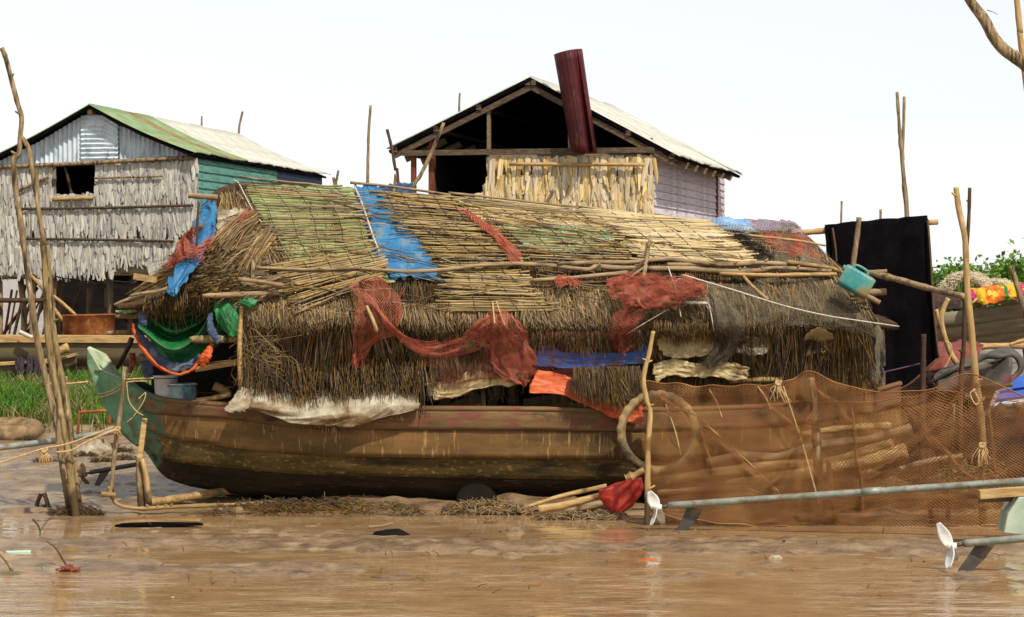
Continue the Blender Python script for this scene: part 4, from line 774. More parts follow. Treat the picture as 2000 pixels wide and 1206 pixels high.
net('fishing_net', 'rust brown net veil hung along the wall thatch under the swag', 'net', [[(815, 690), (960, 660), (1100, 640), (1245, 640)], [(825, 740), (960, 730), (1110, 690), (1250, 690)], [(860, 780), (940, 740), (1120, 740), (1250, 740)]], W['n_maroon'], 130, 44, off=.29, fold=(.02, 4, 1), r=.0019, seed=58, holes=.22, nu=90)
net('fishing_net', 'big crumpled heap of red netting on the stern eave', 'net', [[(1190, 548), (1235, 538), (1290, 545), (1345, 545), (1378, 570)], [(1185, 565), (1235, 560), (1290, 565), (1340, 575), (1372, 582)], [(1200, 585), (1240, 585), (1280, 592), (1320, 590), (1345, 590)], [(1215, 600), (1245, 606), (1280, 606), (1305, 600), (1325, 596)]], W['n_red'], 110, 40, off=.30, fold=(.07, 4, 2), r=.003, seed=60, layers=3, nu=80)
net('fishing_net', 'tail of red net trailing from the heap down the wall thatch', 'net', [[(1215, 595), (1240, 600), (1268, 600)], [(1195, 630), (1220, 635), (1245, 632)], [(1190, 660), (1212, 665), (1238, 662)], [(1198, 685), (1215, 692), (1230, 690)]], W['n_red'], 26, 50, off=.28, fold=(.04, 2, 1), r=.0028, seed=62, layers=2)
net('fishing_net', 'small red net scrap lying on the eave straw', 'net', [[(1085, 545), (1100, 538), (1135, 548)], [(1088, 560), (1110, 558), (1130, 562)]], W['n_red'], 30, 14, off=.24, fold=(.03, 2, 1), r=.003, seed=64, layers=2)
net('fishing_net', 'large grey brown net draped over the stern eave', 'net', [[(1345, 540), (1430, 545), (1520, 545), (1610, 548), (1655, 570)], [(1370, 575), (1440, 590), (1530, 590), (1620, 590), (1680, 610)], [(1385, 620), (1445, 635), (1530, 615), (1630, 620), (1705, 640)], [(1392, 660), (1440, 680), (1500, 650), (1620, 640), (1725, 670)]], W['n_grey'], 130, 56, off=.22, fold=(.04, 4, 1.5), r=.0024, seed=66, holes=.14, nu=90)
net('fishing_net', 'gathered fold of grey net hanging beside the cream sack', 'net', [[(1384, 575), (1400, 580), (1440, 600)], [(1390, 620), (1410, 625), (1455, 640)], [(1396, 670), (1415, 670), (1440, 680)], [(1375, 700), (1395, 705), (1420, 700)], [(1368, 715), (1380, 720), (1392, 722)]], W['n_grey'], 40, 84, off=.30, fold=(.05, 2, .5), r=.0024, seed=68, layers=2)
net('fishing_net', 'grey net curtain hanging past the stern wall beside the black cloth', 'net', [[(1650, 590, 22.3), (1680, 600, 22.25), (1722, 630, 22.2)], [(1668, 650, 22.25), (1700, 655, 22.2), (1728, 650, 22.2)], [(1672, 700, 22.25), (1700, 705, 22.2), (1728, 705, 22.2)], [(1680, 755, 22.3), (1705, 758, 22.25), (1728, 758, 22.25)]], W['n_grey'], 30, 64, mode='Y', fold=(.03, 3, 1), r=.0022, seed=70)
net('fishing_net', 'grey net covering the stern end of the ridge and thatch', 'net', [[(1330, 428), (1420, 428), (1500, 430), (1548, 433)], [(1400, 452), (1460, 458), (1530, 458), (1585, 464)], [(1450, 490), (1500, 495), (1560, 495), (1618, 502)], [(1480, 518), (1540, 520), (1600, 520), (1650, 535)]], W['n_grey'], 90, 50, off=.10, fold=(.02, 4, 1), r=.0022, seed=72)
net('fishing_net', 'faded red net patch over the stern thatch under the grey net', 'net', [[(1482, 455), (1520, 456), (1570, 458)], [(1495, 475), (1540, 478), (1592, 485)], [(1540, 500), (1570, 505), (1608, 512)]], W['n_red'], 52, 30, off=.08, fold=(.02, 2, 1), r=.003, seed=74, layers=2)
net('fishing_net', 'dark net gathered in a roll between the pale mat and the stern patches', 'net', [[(1418, 450), (1432, 452), (1440, 452)], [(1445, 475), (1470, 478), (1490, 482)], [(1465, 500), (1490, 505), (1520, 512)]], W['n_black'], 26, 60, off=.14, fold=(.04, 2, 2), r=.0025, seed=76, layers=2)
cloth('tarpaulin', 'orange cloth hanging behind the grey net curtain at the stern', 'cloth', [[(1672, 590, 22.5), (1680, 590, 22.48), (1690, 592, 22.5)], [(1672, 630, 22.5), (1685, 632, 22.45), (1695, 634, 22.5)], [(1672, 680, 22.5), (1692, 682, 22.42), (1708, 680, 22.5)], [(1676, 730, 22.5), (1690, 728, 22.45), (1702, 715, 22.5)]], W['t_orange'], mode='Y', fold=(.04, 2, 1), nu=24, nv=50, seed=78)

# ---- jerrycan
def jerrycan():
    m = M('jerrycan_teal', ['2a6f6c', '378680', '4d9a90'], 5, rough=.45, bump=.15, over=('7d6f4a', 5, .46, .6, (1, 1, 1)), spec=.4)
    base = P(1672, 560, 22.0); t = E('jerrycan', 'teal plastic jerrycan tied at the stern eave beside the pole ends', 'jerrycan', base)
    # local frame: long axis a (towards its cap), b across, c depth
    a = np.array([-.80, .12, -.42]); a = np.array([.78, -.1, -.46]); a /= np.linalg.norm(a)
    b = np.array([.45, .05, .85]); b -= a * np.dot(a, b); b /= np.linalg.norm(b); c = np.cross(a, b)
    ctr = P(1672, 551, 21.98); n = 40; V = []
    L, H, D = .27, .215, .2
    for i in range(n):
        s = i / (n - 1); k = 1 - .10 * (abs(2 * s - 1) ** 8) - (.018 if 0.12 < s < .72 and (int(s * 26) % 3 == 0) else 0)
        for j in range(24):
            th = j / 24 * 2 * math.pi; cx, sx = math.cos(th), math.sin(th); e = .34
            V.append(ctr + a * (s - .5) * L * 1.15 + b * H * .5 * k * math.copysign(abs(cx) ** e, cx) + c * D * .5 * k * math.copysign(abs(sx) ** e, sx))
    Fc = [tuple(f) for f in gridF(n, 24, closed_u=True).tolist()] + [tuple(range(24))[::-1], tuple(range((n - 1) * 24, n * 24))]
    O('body', V, Fc, m, t)
    top = ctr + b * H * .5
    O('handle', *tubeVF(cr([top - a * .09, top - a * .07 + b * .035, top + a * .04 + b * .035, top + a * .06], 16), .013, 8), m, t)
    cp = ctr - a * L * .56 + b * .06
    O('cap', *tubeVF(np.array([cp + a * .01, cp - a * .012, cp - a * .03]), [.03, .03, .027], 14), m, t)
jerrycan()
# ---- buckets and stuff in the bow
def bucket(label, px, py, Y, r0, r1, h, mat, rim=True, lid=None, tilt=0):
    b = P(px, py, Y); t = E('bucket', label, 'bucket', b); n = 28; V = []; prof = [(0, r0 * .98), (.01, r0), (h * .93, r1), (h * .93, r1 * 1.06), (h, r1 * 1.06), (h, r1 * .97), (.03, r0 * .94)]
    th = np.arange(n) / n * 2 * math.pi
    for z, r in prof: V.append(np.stack([b[0] + np.cos(th) * r + tilt * z, b[1] + np.sin(th) * r, b[2] + z + 0 * th], -1))
    V = np.array(V).reshape(-1, 3); Fc = [tuple(f) for f in gridF(len(prof), n, closed_u=True).tolist()] + [tuple(range(n))[::-1], tuple(range((len(prof) - 1) * n, len(prof) * n))]
    O('body', V, Fc, mat, t)
    k = np.linspace(0, math.pi, 16); q = np.stack([b[0] + np.cos(k) * r1 * 1.08 + tilt * h, b[1] - np.sin(k) * r1 * .9 - .02, b[2] + h * .9 - np.sin(k) * .0], -1)
    O('handle', *tubeVF(q, .004, 5), W['iron_dark'], t)
bucket('white plastic bucket standing on the bow deck', 324, 782, 22.85, .105, .118, .245, M('bucket_white', ['b9b7ae', 'd3d2ca', 'e4e3dd'], 5, rough=.45, bump=.1, over=('9a8a66', 4, .56, .7, (1, 1, 1))))
bucket('blue and white paint can beside the white bucket', 357, 786, 22.8, .135, .14, .185, M('bucket_blue', ['9db3b8', 'b9c9c8', 'cdd6d2'], 5, rough=.5, bump=.1, over=('4f83a0', 4, .54, .62, (1, 1, .7)), over2=('8a7a55', 5, .58, .7, (1, 1, 1))))
stick('bow_pole', 'sawn pale pole lying on the bow deck beside the paint can', 'pole', [(384, 784), (420, 778), (452, 770)], 6, 6, W['pole_pale'], Y=22.5)
stick('bow_pole', 'short thick timber stub leaning inside the bow', 'pole', [(418, 754), (436, 762), (450, 772)], 9, 9, W['plank_tan'], Y=22.7)
# ------------------------------------------------------------------ houses on the bank
class House:
    def __init__(s, name, label, pxa, Y, ang):
        s.a = math.radians(ang); s.u = np.array([math.cos(s.a), -math.sin(s.a), 0]); s.v = np.array([math.sin(s.a), math.cos(s.a), 0])
        s.O = P(pxa, HY, Y); s.O[2] = float(gh(s.O[0], s.O[1]))
        s.e = E(name, label, 'house', s.O)
    def W(s, u, v, z): return s.O * np.array([1, 1, 0]) + s.u * u + s.v * v + np.array([0, 0, z])
    def f(s, px, py, v=0.0):
        """photo point -> (u, z) on the facade plane at depth v"""
        q = ray(px, py, s.W(0, v, 0), s.v); return np.dot(q - s.W(0, v, 0), s.u), q[2]
    def side(s, px, py, u):
        q = ray(px, py, s.W(u, 0, 0), s.u); return np.dot(q - s.W(u, 0, 0), s.v), q[2]
    def beam(s, nm, a, b, w, h, mat, side=None): return O(nm, *beamVF(s.W(*a), s.W(*b), w, h, side if side is not None else s.v), mat, s.e, sm=False)
    def quad(s, nm, pts, mat, t=.02): return solid(O(nm, [s.W(*p) for p in pts], [tuple(range(len(pts)))], mat, s.e, sm=False), t, 0)
    def corr(s, nm, p0, pu, pw, nw, amp, mat, prof=None, per=.085):
        """corrugated sheet: starts p0, ridges run along pu, waves step along pw"""
        p0, pu, pw = map(np.asarray, (p0, pu, pw)); L = np.linalg.norm(pw); n = max(8, int(L / per * 6)); t = np.linspace(0, 1, n)
        nn = np.cross(pu, pw); nn = nn / np.linalg.norm(nn); rows = []
        for k in np.linspace(0, 1, nw):
            rows.append(p0 + pu * k + pw * t[:, None] + nn * (amp * np.sin(t * L / per * 2 * math.pi))[:, None])
        return O(nm, np.array(rows), gridF(nw, n), mat, s.e)
def roof_slope(h, ridge_z, eave_u, eave_z, v0, v1, widths, mats, mid=None):
    """corrugated sheets side by side from v0 to v1, from the ridge (u=0) down to the eave"""
    v = v0; i = 0
    while v < v1 - .05:
        w = min(widths, v1 - v); r = RS.normal(0, .006); ex = RS.normal(0, .03)
        per = .085; n = int(w / per * 7); t = np.linspace(-.02, w + .04, n); rows = []
        for k in np.linspace(0, 1, 7):
            uu = eave_u * k * (1 + ex * .3 * k) ; zz = ridge_z + (eave_z - ridge_z) * k + (0 if mid is None else mid * math.sin(math.pi * k))
            rows.append([h.W(uu, v + q, zz + .012 * math.sin(q / per * 2 * math.pi) + r + .012 * (i % 2) + .008 * k * math.sin(q * 5 + i)) for q in t])
        o = O('roof_sheet', np.array(rows), gridF(7, n), mats(i), h.e); solid(o, .004); v += w; i += 1
LEAFM = {}
def leaf_mesh(i, mat):
    if (i, mat.name) in LEAFM: return LEAFM[i, mat.name]
    r = np.random.RandomState(i + 3); w = .5; V = []; rows = [0, .35, .7, 1.0]
    for k, z in enumerate(rows):
        c = r.normal(0, .05) * k; ww = w * (1, 1, .9, r.uniform(.35, .75))[k]; lift = -.12 * z * z * r.uniform(.4, 1.4)
        V += [(c - ww, lift + r.normal(0, .03), -z), (c, lift - .10 * r.uniform(.4, 1.3), -z - (r.uniform(0, .06) if k == 3 else 0)), (c + ww, lift + r.normal(0, .03), -z - (r.uniform(-.07, .07) if k == 3 else 0))]
    me = bpy.data.meshes.new('palm_leaf'); me.from_pydata(V, [], gridF(4, 3).tolist()); me.materials.append(mat); LEAFM[i, mat.name] = me; return me
def leaf_wall(h, rows, mat, wpx, lim, seed, holes=(), v=-.05):
    """rows of hanging palm leaves: (px0, px1, y left, y right, length px); nearest/largest become single pieces"""
    r = np.random.RandomState(seed); n = 0; mb = MB(); hp = []
    for ri, (x0, x1, ya, yb, ln) in enumerate(rows):
        x = x0
        while x < x1:
            y = ya + (yb - ya) * (x - x0) / max(1, x1 - x0) + r.normal(0, 2); wl = wpx * r.uniform(.6, 1.45)
            x += wl * .42
            if any(a < x < b and c < y + ln * .5 < d for a, b, c, d in holes): continue
            u, z = h.f(x, y); sc = np.linalg.norm(h.W(u, 0, z) - np.array([0, 0, HC])) / F
            hp.append((u, z, wl * sc, ln * sc * r.uniform(.65, 1.2), -.012 * ri * 0 + v - r.uniform(0, .05), r.normal(0, .13), r.randint(0, 8)))
    r.shuffle(hp)
    for u, z, w, l, vv, a, k in hp:
        me = leaf_mesh(k, mat); p = h.W(u, vv, z)
        if n < lim:
            inst('palm_leaf', me, p, (r.normal(0, .08), a, -h.a + r.normal(0, .25)), (w, max(w, .05), l), h.e); n += 1
        else:
            q = np.array([x_.co[:] for x_ in me.vertices]) * np.array([w, w, l]); ca, sa = math.cos(a), math.sin(a)
            q = np.stack([q[:, 0] * ca + q[:, 2] * sa, q[:, 1], -q[:, 0] * sa + q[:, 2] * ca], -1)
            mb.add(p + q[:, :1] * h.u + q[:, 1:2] * h.v + q[:, 2:] * np.array([0, 0, 1]), gridF(4, 3))
    if mb.n: O('palm_leaves', *mb.out(), mat, h.e, kind='stuff')

# ---- left house: grey palm-leaf wall, zinc gable, green and white roof
H1 = House('stilt_house', 'stilt house with grey palm leaf walls, zinc gable and green roof', 183, 42.0, 10.5)
eu, ez = H1.f(392, 300); zr1 = H1.f(183, 206)[1]; lu, lz = H1.f(-30, 318); wu = H1.f(381, 320)[0]; wl_ = H1.f(-12, 320)[0]
zb1 = H1.f(190, 318)[1]; zf1 = H1.f(190, 535)[1]; D1 = 8.6
roof_slope(H1, zr1, eu, ez, -.25, D1 + .3, .82, lambda i: W['roof_green'] if i in (0, 1, 3) else (W['roof_rusty'] if i == 2 else W['roof_white']), mid=-.06)
roof_slope(H1, zr1, lu, lz, -.25, D1 + .3, .82, lambda i: W['roof_green'] if i < 4 else W['roof_white'], mid=-.04)
for eu_, ez_ in ((eu, ez), (lu, lz)):  # added black sheets under the slopes, painting the dark roof edge and underside
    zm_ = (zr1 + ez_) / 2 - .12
    H1.quad('roof_shade_sheet', [(0, -.27, zr1 - .055), (eu_ * .5, -.27, zm_), (eu_ * .5, D1 + .2, zm_), (0, D1 + .2, zr1 - .055)], W['t_black'], .04)
    H1.quad('roof_shade_sheet', [(eu_ * .5, -.27, zm_), (eu_ * .985, -.27, ez_ - .07), (eu_ * .985, D1 + .2, ez_ - .07), (eu_ * .5, D1 + .2, zm_)], W['t_black'], .04)
H1.beam('ridge_beam', (0, -.2, zr1 - .12), (0, D1, zr1 - .12), .09, .1, W['plank_tan'], side=H1.u)
def g1(px, py, v): u, z = H1.f(px, py); return (u, v, z)
# gable panels
def gable_panel(h, polytop, ybot, px0, px1, mat, vert, v):
    n = 44 if vert else 8; xs = np.linspace(px0, px1, n); A = []
    m = 4 if vert else 44
    for j in range(m):
        t = j / (m - 1); row = []
        for i, x in enumerate(xs):
            yt = np.interp(x, *zip(*polytop)); u, z0 = h.f(x, yt); _, z1 = h.f(x, ybot + .0 * x); z = z0 + (z1 - z0) * t
            wv = .022 * math.sin(u / .09 * 2 * math.pi) if vert else .024 * math.sin(z / .085 * 2 * math.pi)
            row.append(h.W(u, v + wv, z))
        A.append(row)
    return O('gable_sheet', np.array(A), gridF(m, n), mat, h.e)
def gp(px0, px1, v, vert, ybot=319):
    n = int((px1 - px0) / 112.0 / .09 * 8) if vert else 6
    gable = [(-12, 312), (0, 306), (62, 279), (120, 246), (183, 212), (235, 243), (300, 268), (385, 300)]
    xs = np.linspace(px0, px1, max(n, 4)); m = 5 if vert else 90; A = []
    for j in range(m):
        t = j / (m - 1); row = []
        for x in xs:
            yt = max(np.interp(x, *zip(*gable)) + 3, 224 if not vert else 0); u, z0 = H1.f(x, yt); _, z1 = H1.f(x, ybot - .03 * (x - 183)); z = z0 + (z1 - z0) * t
            wv = .02 * math.sin(u / .09 * 2 * math.pi) if vert else .024 * math.sin(z / .085 * 2 * math.pi)
            row.append(H1.W(u, v + wv, z))
        A.append(row)
    O('gable_sheet', np.array(A), gridF(m, len(xs)), W['zinc'], H1.e)
gp(-8, 112, .0, True); gp(108, 163, -.02, True); gp(161, 233, -.06, False); gp(231, 300, -.01, True); gp(296, 378, .01, True)
# wall backing with the window opening, side walls, floor, back
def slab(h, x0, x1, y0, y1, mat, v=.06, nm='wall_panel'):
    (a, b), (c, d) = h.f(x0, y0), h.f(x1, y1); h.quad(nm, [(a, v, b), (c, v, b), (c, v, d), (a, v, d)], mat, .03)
slab(H1, -12, 107, 318, 540, W['leaf_backing']); slab(H1, 187, 381, 314, 532, W['leaf_backing']); slab(H1, 107, 187, 388, 535, W['leaf_backing'])
gab = [H1.f(*p) for p in ((-12, 320), (183, 212), (385, 306))]
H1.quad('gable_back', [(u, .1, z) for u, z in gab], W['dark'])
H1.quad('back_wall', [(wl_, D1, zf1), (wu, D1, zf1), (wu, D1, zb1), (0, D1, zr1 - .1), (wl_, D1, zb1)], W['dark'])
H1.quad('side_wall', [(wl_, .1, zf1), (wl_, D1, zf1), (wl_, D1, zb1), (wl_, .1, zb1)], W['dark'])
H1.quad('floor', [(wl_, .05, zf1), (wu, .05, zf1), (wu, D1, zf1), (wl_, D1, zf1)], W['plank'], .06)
# green boarded right side: single boards, then blue cloth under the far eave
zt = ez - .02; nb = 15
for i in range(nb):
    z1 = zt - i * .15; z0 = z1 - .145
    H1.quad('wall_board', [(wu + .02, .12, z0), (wu + .02, 5.2, z0), (wu, 5.2, z1), (wu, .12, z1)], W['board_green'], .022)
H1.quad('side_cloth', [(wu + .03, 5.2, zf1), (wu + .03, D1, zf1), (wu + .03, D1, zt), (wu + .03, 5.2, zt)], tarp('cloth_navy', ['131b2c', '1c2941', '263753'], rough=.9), .01)
for v in np.arange(.2, D1, 1.05): H1.beam('rafter_end', (wu - .1, v, ez + .02), (eu - .10, v, ez - .09), .07, .09, W['plank'], side=H1.v)
# top rail and battens in front of the leaves
for pts, r, mt in (([(-10, 328), (190, 319), (384, 308)], 4, 'stake'), ([(40, 409), (200, 407), (382, 402)], 2.6, 'stake_dark'), ([(45, 467), (200, 469), (345, 472)], 2.6, 'stake_dark'), ([(190, 349), (260, 347), (322, 345)], 2, 'stake'), ([(108, 390), (187, 387)], 4, 'plank_tan'), ([(35, 375), (100, 347)], 3, 'stake'), ([(122, 322), (138, 386)], 3, 'stake_dark')):
    q = cr([H1.W(H1.f(*p)[0], -.14 if mt != 'stake_dark' or pts[0][1] > 400 else .1, H1.f(*p)[1]) for p in pts], 12); O('batten', *tubeVF(q, r * 42 / F, 6), W[mt], H1.e)
rows = []
for y, ln in ((322, 34), (342, 34), (362, 32), (380, 34)): rows.append((-8, 384, y + 5, y - 8, ln))
for y in (405, 420, 436): rows.append((-8, 384, y + 3, y - 2, 36))
for y in (467, 482, 497, 508): rows.append((-8, 384, y, y + 3, 34))
leaf_wall(H1, rows, W['leaf_grey'], 5.6, 300, 3, holes=((104, 190, 318, 392), (225, 300, 515, 560)))
# stilts, rails and a dark sheet below the floor
for i, (px, dv) in enumerate(((-6, .1), (17, .5), (40, 1.4), (60, .1), (105, .1), (200, .4), (290, .1), (378, .1), (60, 3), (150, 3), (250, 4), (370, 4), (20, 5), (120, 6), (200, 6), (330, 6))):
    u, z = H1.f(px, 530); O('stilt', *tubeVF(cr([H1.W(u, dv, zf1 + .1), H1.W(u + RS.normal(0, .05), dv, 1.4), H1.W(u + RS.normal(0, .05), dv, .2)], 8), .06, 7), W['stake'], H1.e)
for y, x0, x1, dv in ((541, -20, 108, -.05), (587, -20, 110, -.05), (560, 60, 380, 2.0), (610, 60, 380, 3)):
    q = [H1.W(H1.f(x0, y)[0], dv, H1.f(x0, y)[1]), H1.W(H1.f(x1, y)[0], dv, H1.f(x1, y)[1])]; O('rail', *tubeVF(cr(q, 6), .045, 6), W['stake_dark'], H1.e)
for i in range(16):
    x = -10 + i * 8 + RS.uniform(-3, 3); y0, y1 = 545 + RS.uniform(0, 30), 655; q = [H1.W(H1.f(x, y0)[0], .6 + RS.uniform(0, 1), H1.f(x, y0)[1]), H1.W(H1.f(x + RS.normal(0, 14), y1)[0], .6, H1.f(x, y1)[1])]
    O('brace', *tubeVF(cr(q, 5), RS.uniform(.018, .035), 6), W['stake' if i % 3 else 'timber_red'], H1.e)
H1.quad('under_floor_sheet', [(wl_ - 1, 5, .3), (wu + .5, 5, .3), (wu + .5, 5, zf1), (wl_ - 1, 5, zf1)], W['dark'])

# ---- middle house: open dark gable, tan palm-leaf front, mauve boarded side
H2 = House('stilt_house', 'stilt house with open dark gable, tan leaf front and mauve boarded side', 1040, 36.0, 13.7)
zr2 = H2.f(1040, 151)[1]; e2u, e2z = H2.f(1330, 305); l2u, l2z = H2.f(762, 292); D2 = 6.3
zb2 = H2.f(1040, 297)[1]; w2 = H2.f(1274, 300)[0]; w2l = H2.f(838, 300)[0]; zf2 = H2.f(1040, 470)[1]
roof_slope(H2, zr2, e2u, e2z, -.12, D2 + .35, .82, lambda i: W['roof_white'])
roof_slope(H2, zr2, l2u, l2z, -.12, D2 + .35, .82, lambda i: W['roof_white'])
for eu_, ez_ in ((e2u, e2z), (l2u, l2z)):  # added black sheets under both slopes stand in for shade below the roof
    H2.quad('roof_shade_sheet', [(0, -.14, zr2 - .05), (eu_ * .99, -.14, ez_ - .05), (eu_ * .99, D2 + .3, ez_ - .05), (0, D2 + .3, zr2 - .05)], W['t_black'], .05)
for s_, (eu_, ez_) in ((1, (e2u, e2z)), (-1, (l2u, l2z))):
    H2.beam('rake_rafter', (0, -.08, zr2 - .16), (eu_ * .96, -.08, ez_ - .11), .06, .085, W['plank_dark'])
    for k in (.02, .36, .66, .95): H2.beam('purlin', (eu_ * k, -.14, zr2 + (ez_ - zr2) * k - .07), (eu_ * k, D2, zr2 + (ez_ - zr2) * k - .07), .08, .08, W['plank_dark'], side=H2.u)
    for k in (.85,):
        for v in np.arange(.8, D2, .95): H2.beam('rafter_end', (eu_ * .7, v, zr2 + (ez_ - zr2) * .7 - .16), (eu_ * .99, v, ez_ - .12), .06, .1, W['plank'], side=H2.v)
H2.beam('tie_beam', (H2.f(789, 298)[0], -.1, zb2), (H2.f(1282, 297)[0], -.1, zb2), .07, .085, W['plank_dark'])
H2.beam('king_post', (H2.f(956, 210)[0], -.03, H2.f(956, 210)[1]), (H2.f(956, 296)[0], -.03, zb2), .05, .075, W['plank'], side=H2.u)
H2.beam('king_post', (H2.f(1110, 240)[0], .1, H2.f(1110, 240)[1]), (H2.f(1111, 296)[0], .1, zb2), .05, .06, W['plank_tan'], side=H2.u)
H2.beam('veranda_post', (H2.f(808, 285)[0], 0, H2.f(808, 285)[1]), (H2.f(808, 500)[0], 0, .3), .075, .075, W['timber_red'], side=H2.u)
for x in (842, 1268):
    H2.beam('corner_post', (H2.f(x, 270)[0], .05, H2.f(x, 270)[1]), (H2.f(x, 500)[0], .05, .3), .09, .09, W['timber_red'], side=H2.u)
slab2 = lambda x0, x1, y0, y1, mat: slab(H2, x0, x1, y0, y1, mat)
slab2(950, 1272, 303, 470, W['leaf_backing'])
H2.quad('ceiling_shade_sheet', [(w2l, .3, zb2 + .02), (w2, .3, zb2 + .02), (w2, D2, zb2 + .02), (w2l, D2, zb2 + .02)], W['t_black'])  # added black layer at beam height to paint the room dark
H2.quad('inner_shade_sheet', [(w2l + .05, 2.2, .4), (w2 - .3, 2.2, .4), (w2 - .3, 2.2, zb2), (w2l + .05, 2.2, zb2)], W['t_black'])  # added black upright sheet, the room's shade put in as colour
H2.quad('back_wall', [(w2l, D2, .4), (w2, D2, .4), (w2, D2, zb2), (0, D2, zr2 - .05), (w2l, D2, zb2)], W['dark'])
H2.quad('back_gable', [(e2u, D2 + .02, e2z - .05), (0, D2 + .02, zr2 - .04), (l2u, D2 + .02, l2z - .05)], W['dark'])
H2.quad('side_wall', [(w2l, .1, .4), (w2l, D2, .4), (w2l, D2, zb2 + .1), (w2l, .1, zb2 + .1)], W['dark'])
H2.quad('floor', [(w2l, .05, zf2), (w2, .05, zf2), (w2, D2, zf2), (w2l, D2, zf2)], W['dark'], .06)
v_d0 = H2.side(1396, 380, w2)[0]; v_d1 = H2.side(1413, 380, w2)[0]
zt2 = zb2 + .12
for i in range(17):
    z1 = zt2 - i * .122
    for a, b in ((.02, 2.55), (2.56, v_d0)):
        H2.quad('wall_board', [(w2 + .03, a, z1 - .12), (w2 + .03, b, z1 - .12), (w2 + .005, b, z1), (w2 + .005, a, z1)], W['board_mauve'], .02)
    H2.quad('wall_board', [(w2 + .03, v_d1, z1 - .12), (w2 + .03, D2, z1 - .12), (w2 + .005, D2, z1), (w2 + .005, v_d1, z1)], W['board_mauve'], .02)
H2.quad('inner_wall', [(w2 - .25, .1, .4), (w2 - .25, D2, .4), (w2 - .25, D2, zt2), (w2 - .25, .1, zt2)], W['dark'])
H2.beam('door_post', (w2 + .02, v_d0, zt2), (w2 + .02, v_d0, .4), .08, .06, W['timber_red'], side=H2.u)
rows = [(952, 1276, 308, 306, 62), (952, 1276, 345, 344, 42), (945, 1276, 362, 360, 36), (930, 1270, 378, 376, 40), (940, 1270, 396, 396, 44)]
leaf_wall(H2, rows, W['leaf_tan'], 6.6, 300, 9)
for a, b, r, mt in (((1000, 322), (1262, 323), 3.6, 'pole_pale'), ((1086, 372), (1064, 412), 3, 'stake')):
    q = cr([H2.W(H2.f(*a)[0], -.17, H2.f(*a)[1]), H2.W(H2.f(*b)[0], -.17, H2.f(*b)[1])], 8); O('batten', *tubeVF(q, r * 36 / F, 6), W[mt], H2.e)
for px in (850, 1000, 1150, 1268):
    for dv in (.2, 3, 6): u = H2.f(px, 400)[0]; O('stilt', *tubeVF([H2.W(u, dv, zf2), H2.W(u, dv, .15)], .07, 7), W['stake'], H2.e)
# ---- curled dark red roofing sheet stuck up through the gable
def red_sheet():
    n = 60; A = []
    top = [(1082, 108), (1137, 97)]; bot = [(1116, 297), (1166, 300)]
    for k in np.linspace(0, 1, 12):
        l = np.array(top[0]) * (1 - k) + np.array(bot[0]) * k; rr = np.array(top[1]) * (1 - k) + np.array(bot[1]) * k; row = []
        for j in np.linspace(0, 1, n):
            th = math.pi * (1.28 * j - .12); x = l[0] + (rr[0] - l[0]) * (.5 - .5 * math.cos(th)); y = l[1] + (rr[1] - l[1]) * (.5 - .5 * math.cos(th)) - 4 * math.sin(th) * (1 - k)
            row.append(P(x, y, 35.55 - .22 * math.sin(th) + .16 * math.exp(-((j - .62) / .05) ** 2) * (.3 + k) + .0035 * math.sin(j * 2 * math.pi * 13) + .03 * (float(fbm(j * 3, k * 3, 2, 6)) - .5)))
        A.append(row)
    o = O('roofing_sheet', np.array(A), gridF(12, n), W['sheet_red'], None, 'curled dark red corrugated roofing sheet standing up through the open gable', 'roofing sheet'); solid(o, .006)
red_sheet()
# ---- sticks round the houses
stick('pole', 'thin upright pole standing alone between the two houses', 'pole', [(724, 206), (720, 260), (719, 300), (718, 360), (716, 700)], 2.5, 3.2, W['stake'], Y=32, n=30, foot=True)
stick('pole', 'dark leaning pole at the left eave of the middle house', 'pole', [(756, 253), (764, 285), (772, 330), (778, 365), (790, 700)], 3, 3, W['stake_dark'], Y=33.5, n=30, foot=True)
stick('pole', 'pale slanting pole leaning against the middle house eave', 'pole', [(867, 240), (842, 300), (820, 345), (802, 378), (740, 560)], 3.6, 4, W['stake'], Y=34.4, n=24)
stick('pole', 'short pole tip showing above the middle house left roof', 'pole', [(898, 182), (897, 205), (897, 240), (897, 420)], 1.8, 2.8, W['stake'], Y=43, n=20)
stick('pole', 'forked stick pair standing behind the lime mat roof', 'pole', [(661, 333), (658, 350), (655, 375), (650, 560)], 2.2, 3.4, W['stake'], Y=30, n=20, branches=[([(651, 347), (654, 362), (655, 378)], 3, 3)])
stick('pole', 'short stub beside the pale slanting pole', 'pole', [(773, 340), (771, 360), (769, 380), (766, 480)], 2.8, 3.6, W['stake'], Y=30.5, n=16)
stick('pole', 'thin stick standing up behind the white roof sheets', 'pole', [(474, 218), (470, 235), (467, 252), (465, 300)], 2, 2.2, W['stake'], Y=56, n=16)
stick('pole', 'tiny stick tip behind the white roof ridge', 'pole', [(394, 227), (394, 240), (394, 280)], 1.6, 1.8, W['stake'], Y=57, n=12)
cloth('tarpaulin', 'dark blue sheet hung between the poles behind the roof ridge', 'tarpaulin', [[(735, 368, 31.5), (775, 358, 31.5), (808, 356, 31.6)], [(735, 380, 31.5), (775, 376, 31.5), (808, 376, 31.6)], [(735, 400, 31.5), (775, 400, 31.5), (808, 400, 31.6)]], tarp('tarp_navy', ['26344c', '3a4d6c', '54688a'], rough=.6), mode='Y', fold=(.05, 2, 1), nu=30, nv=20, seed=80)
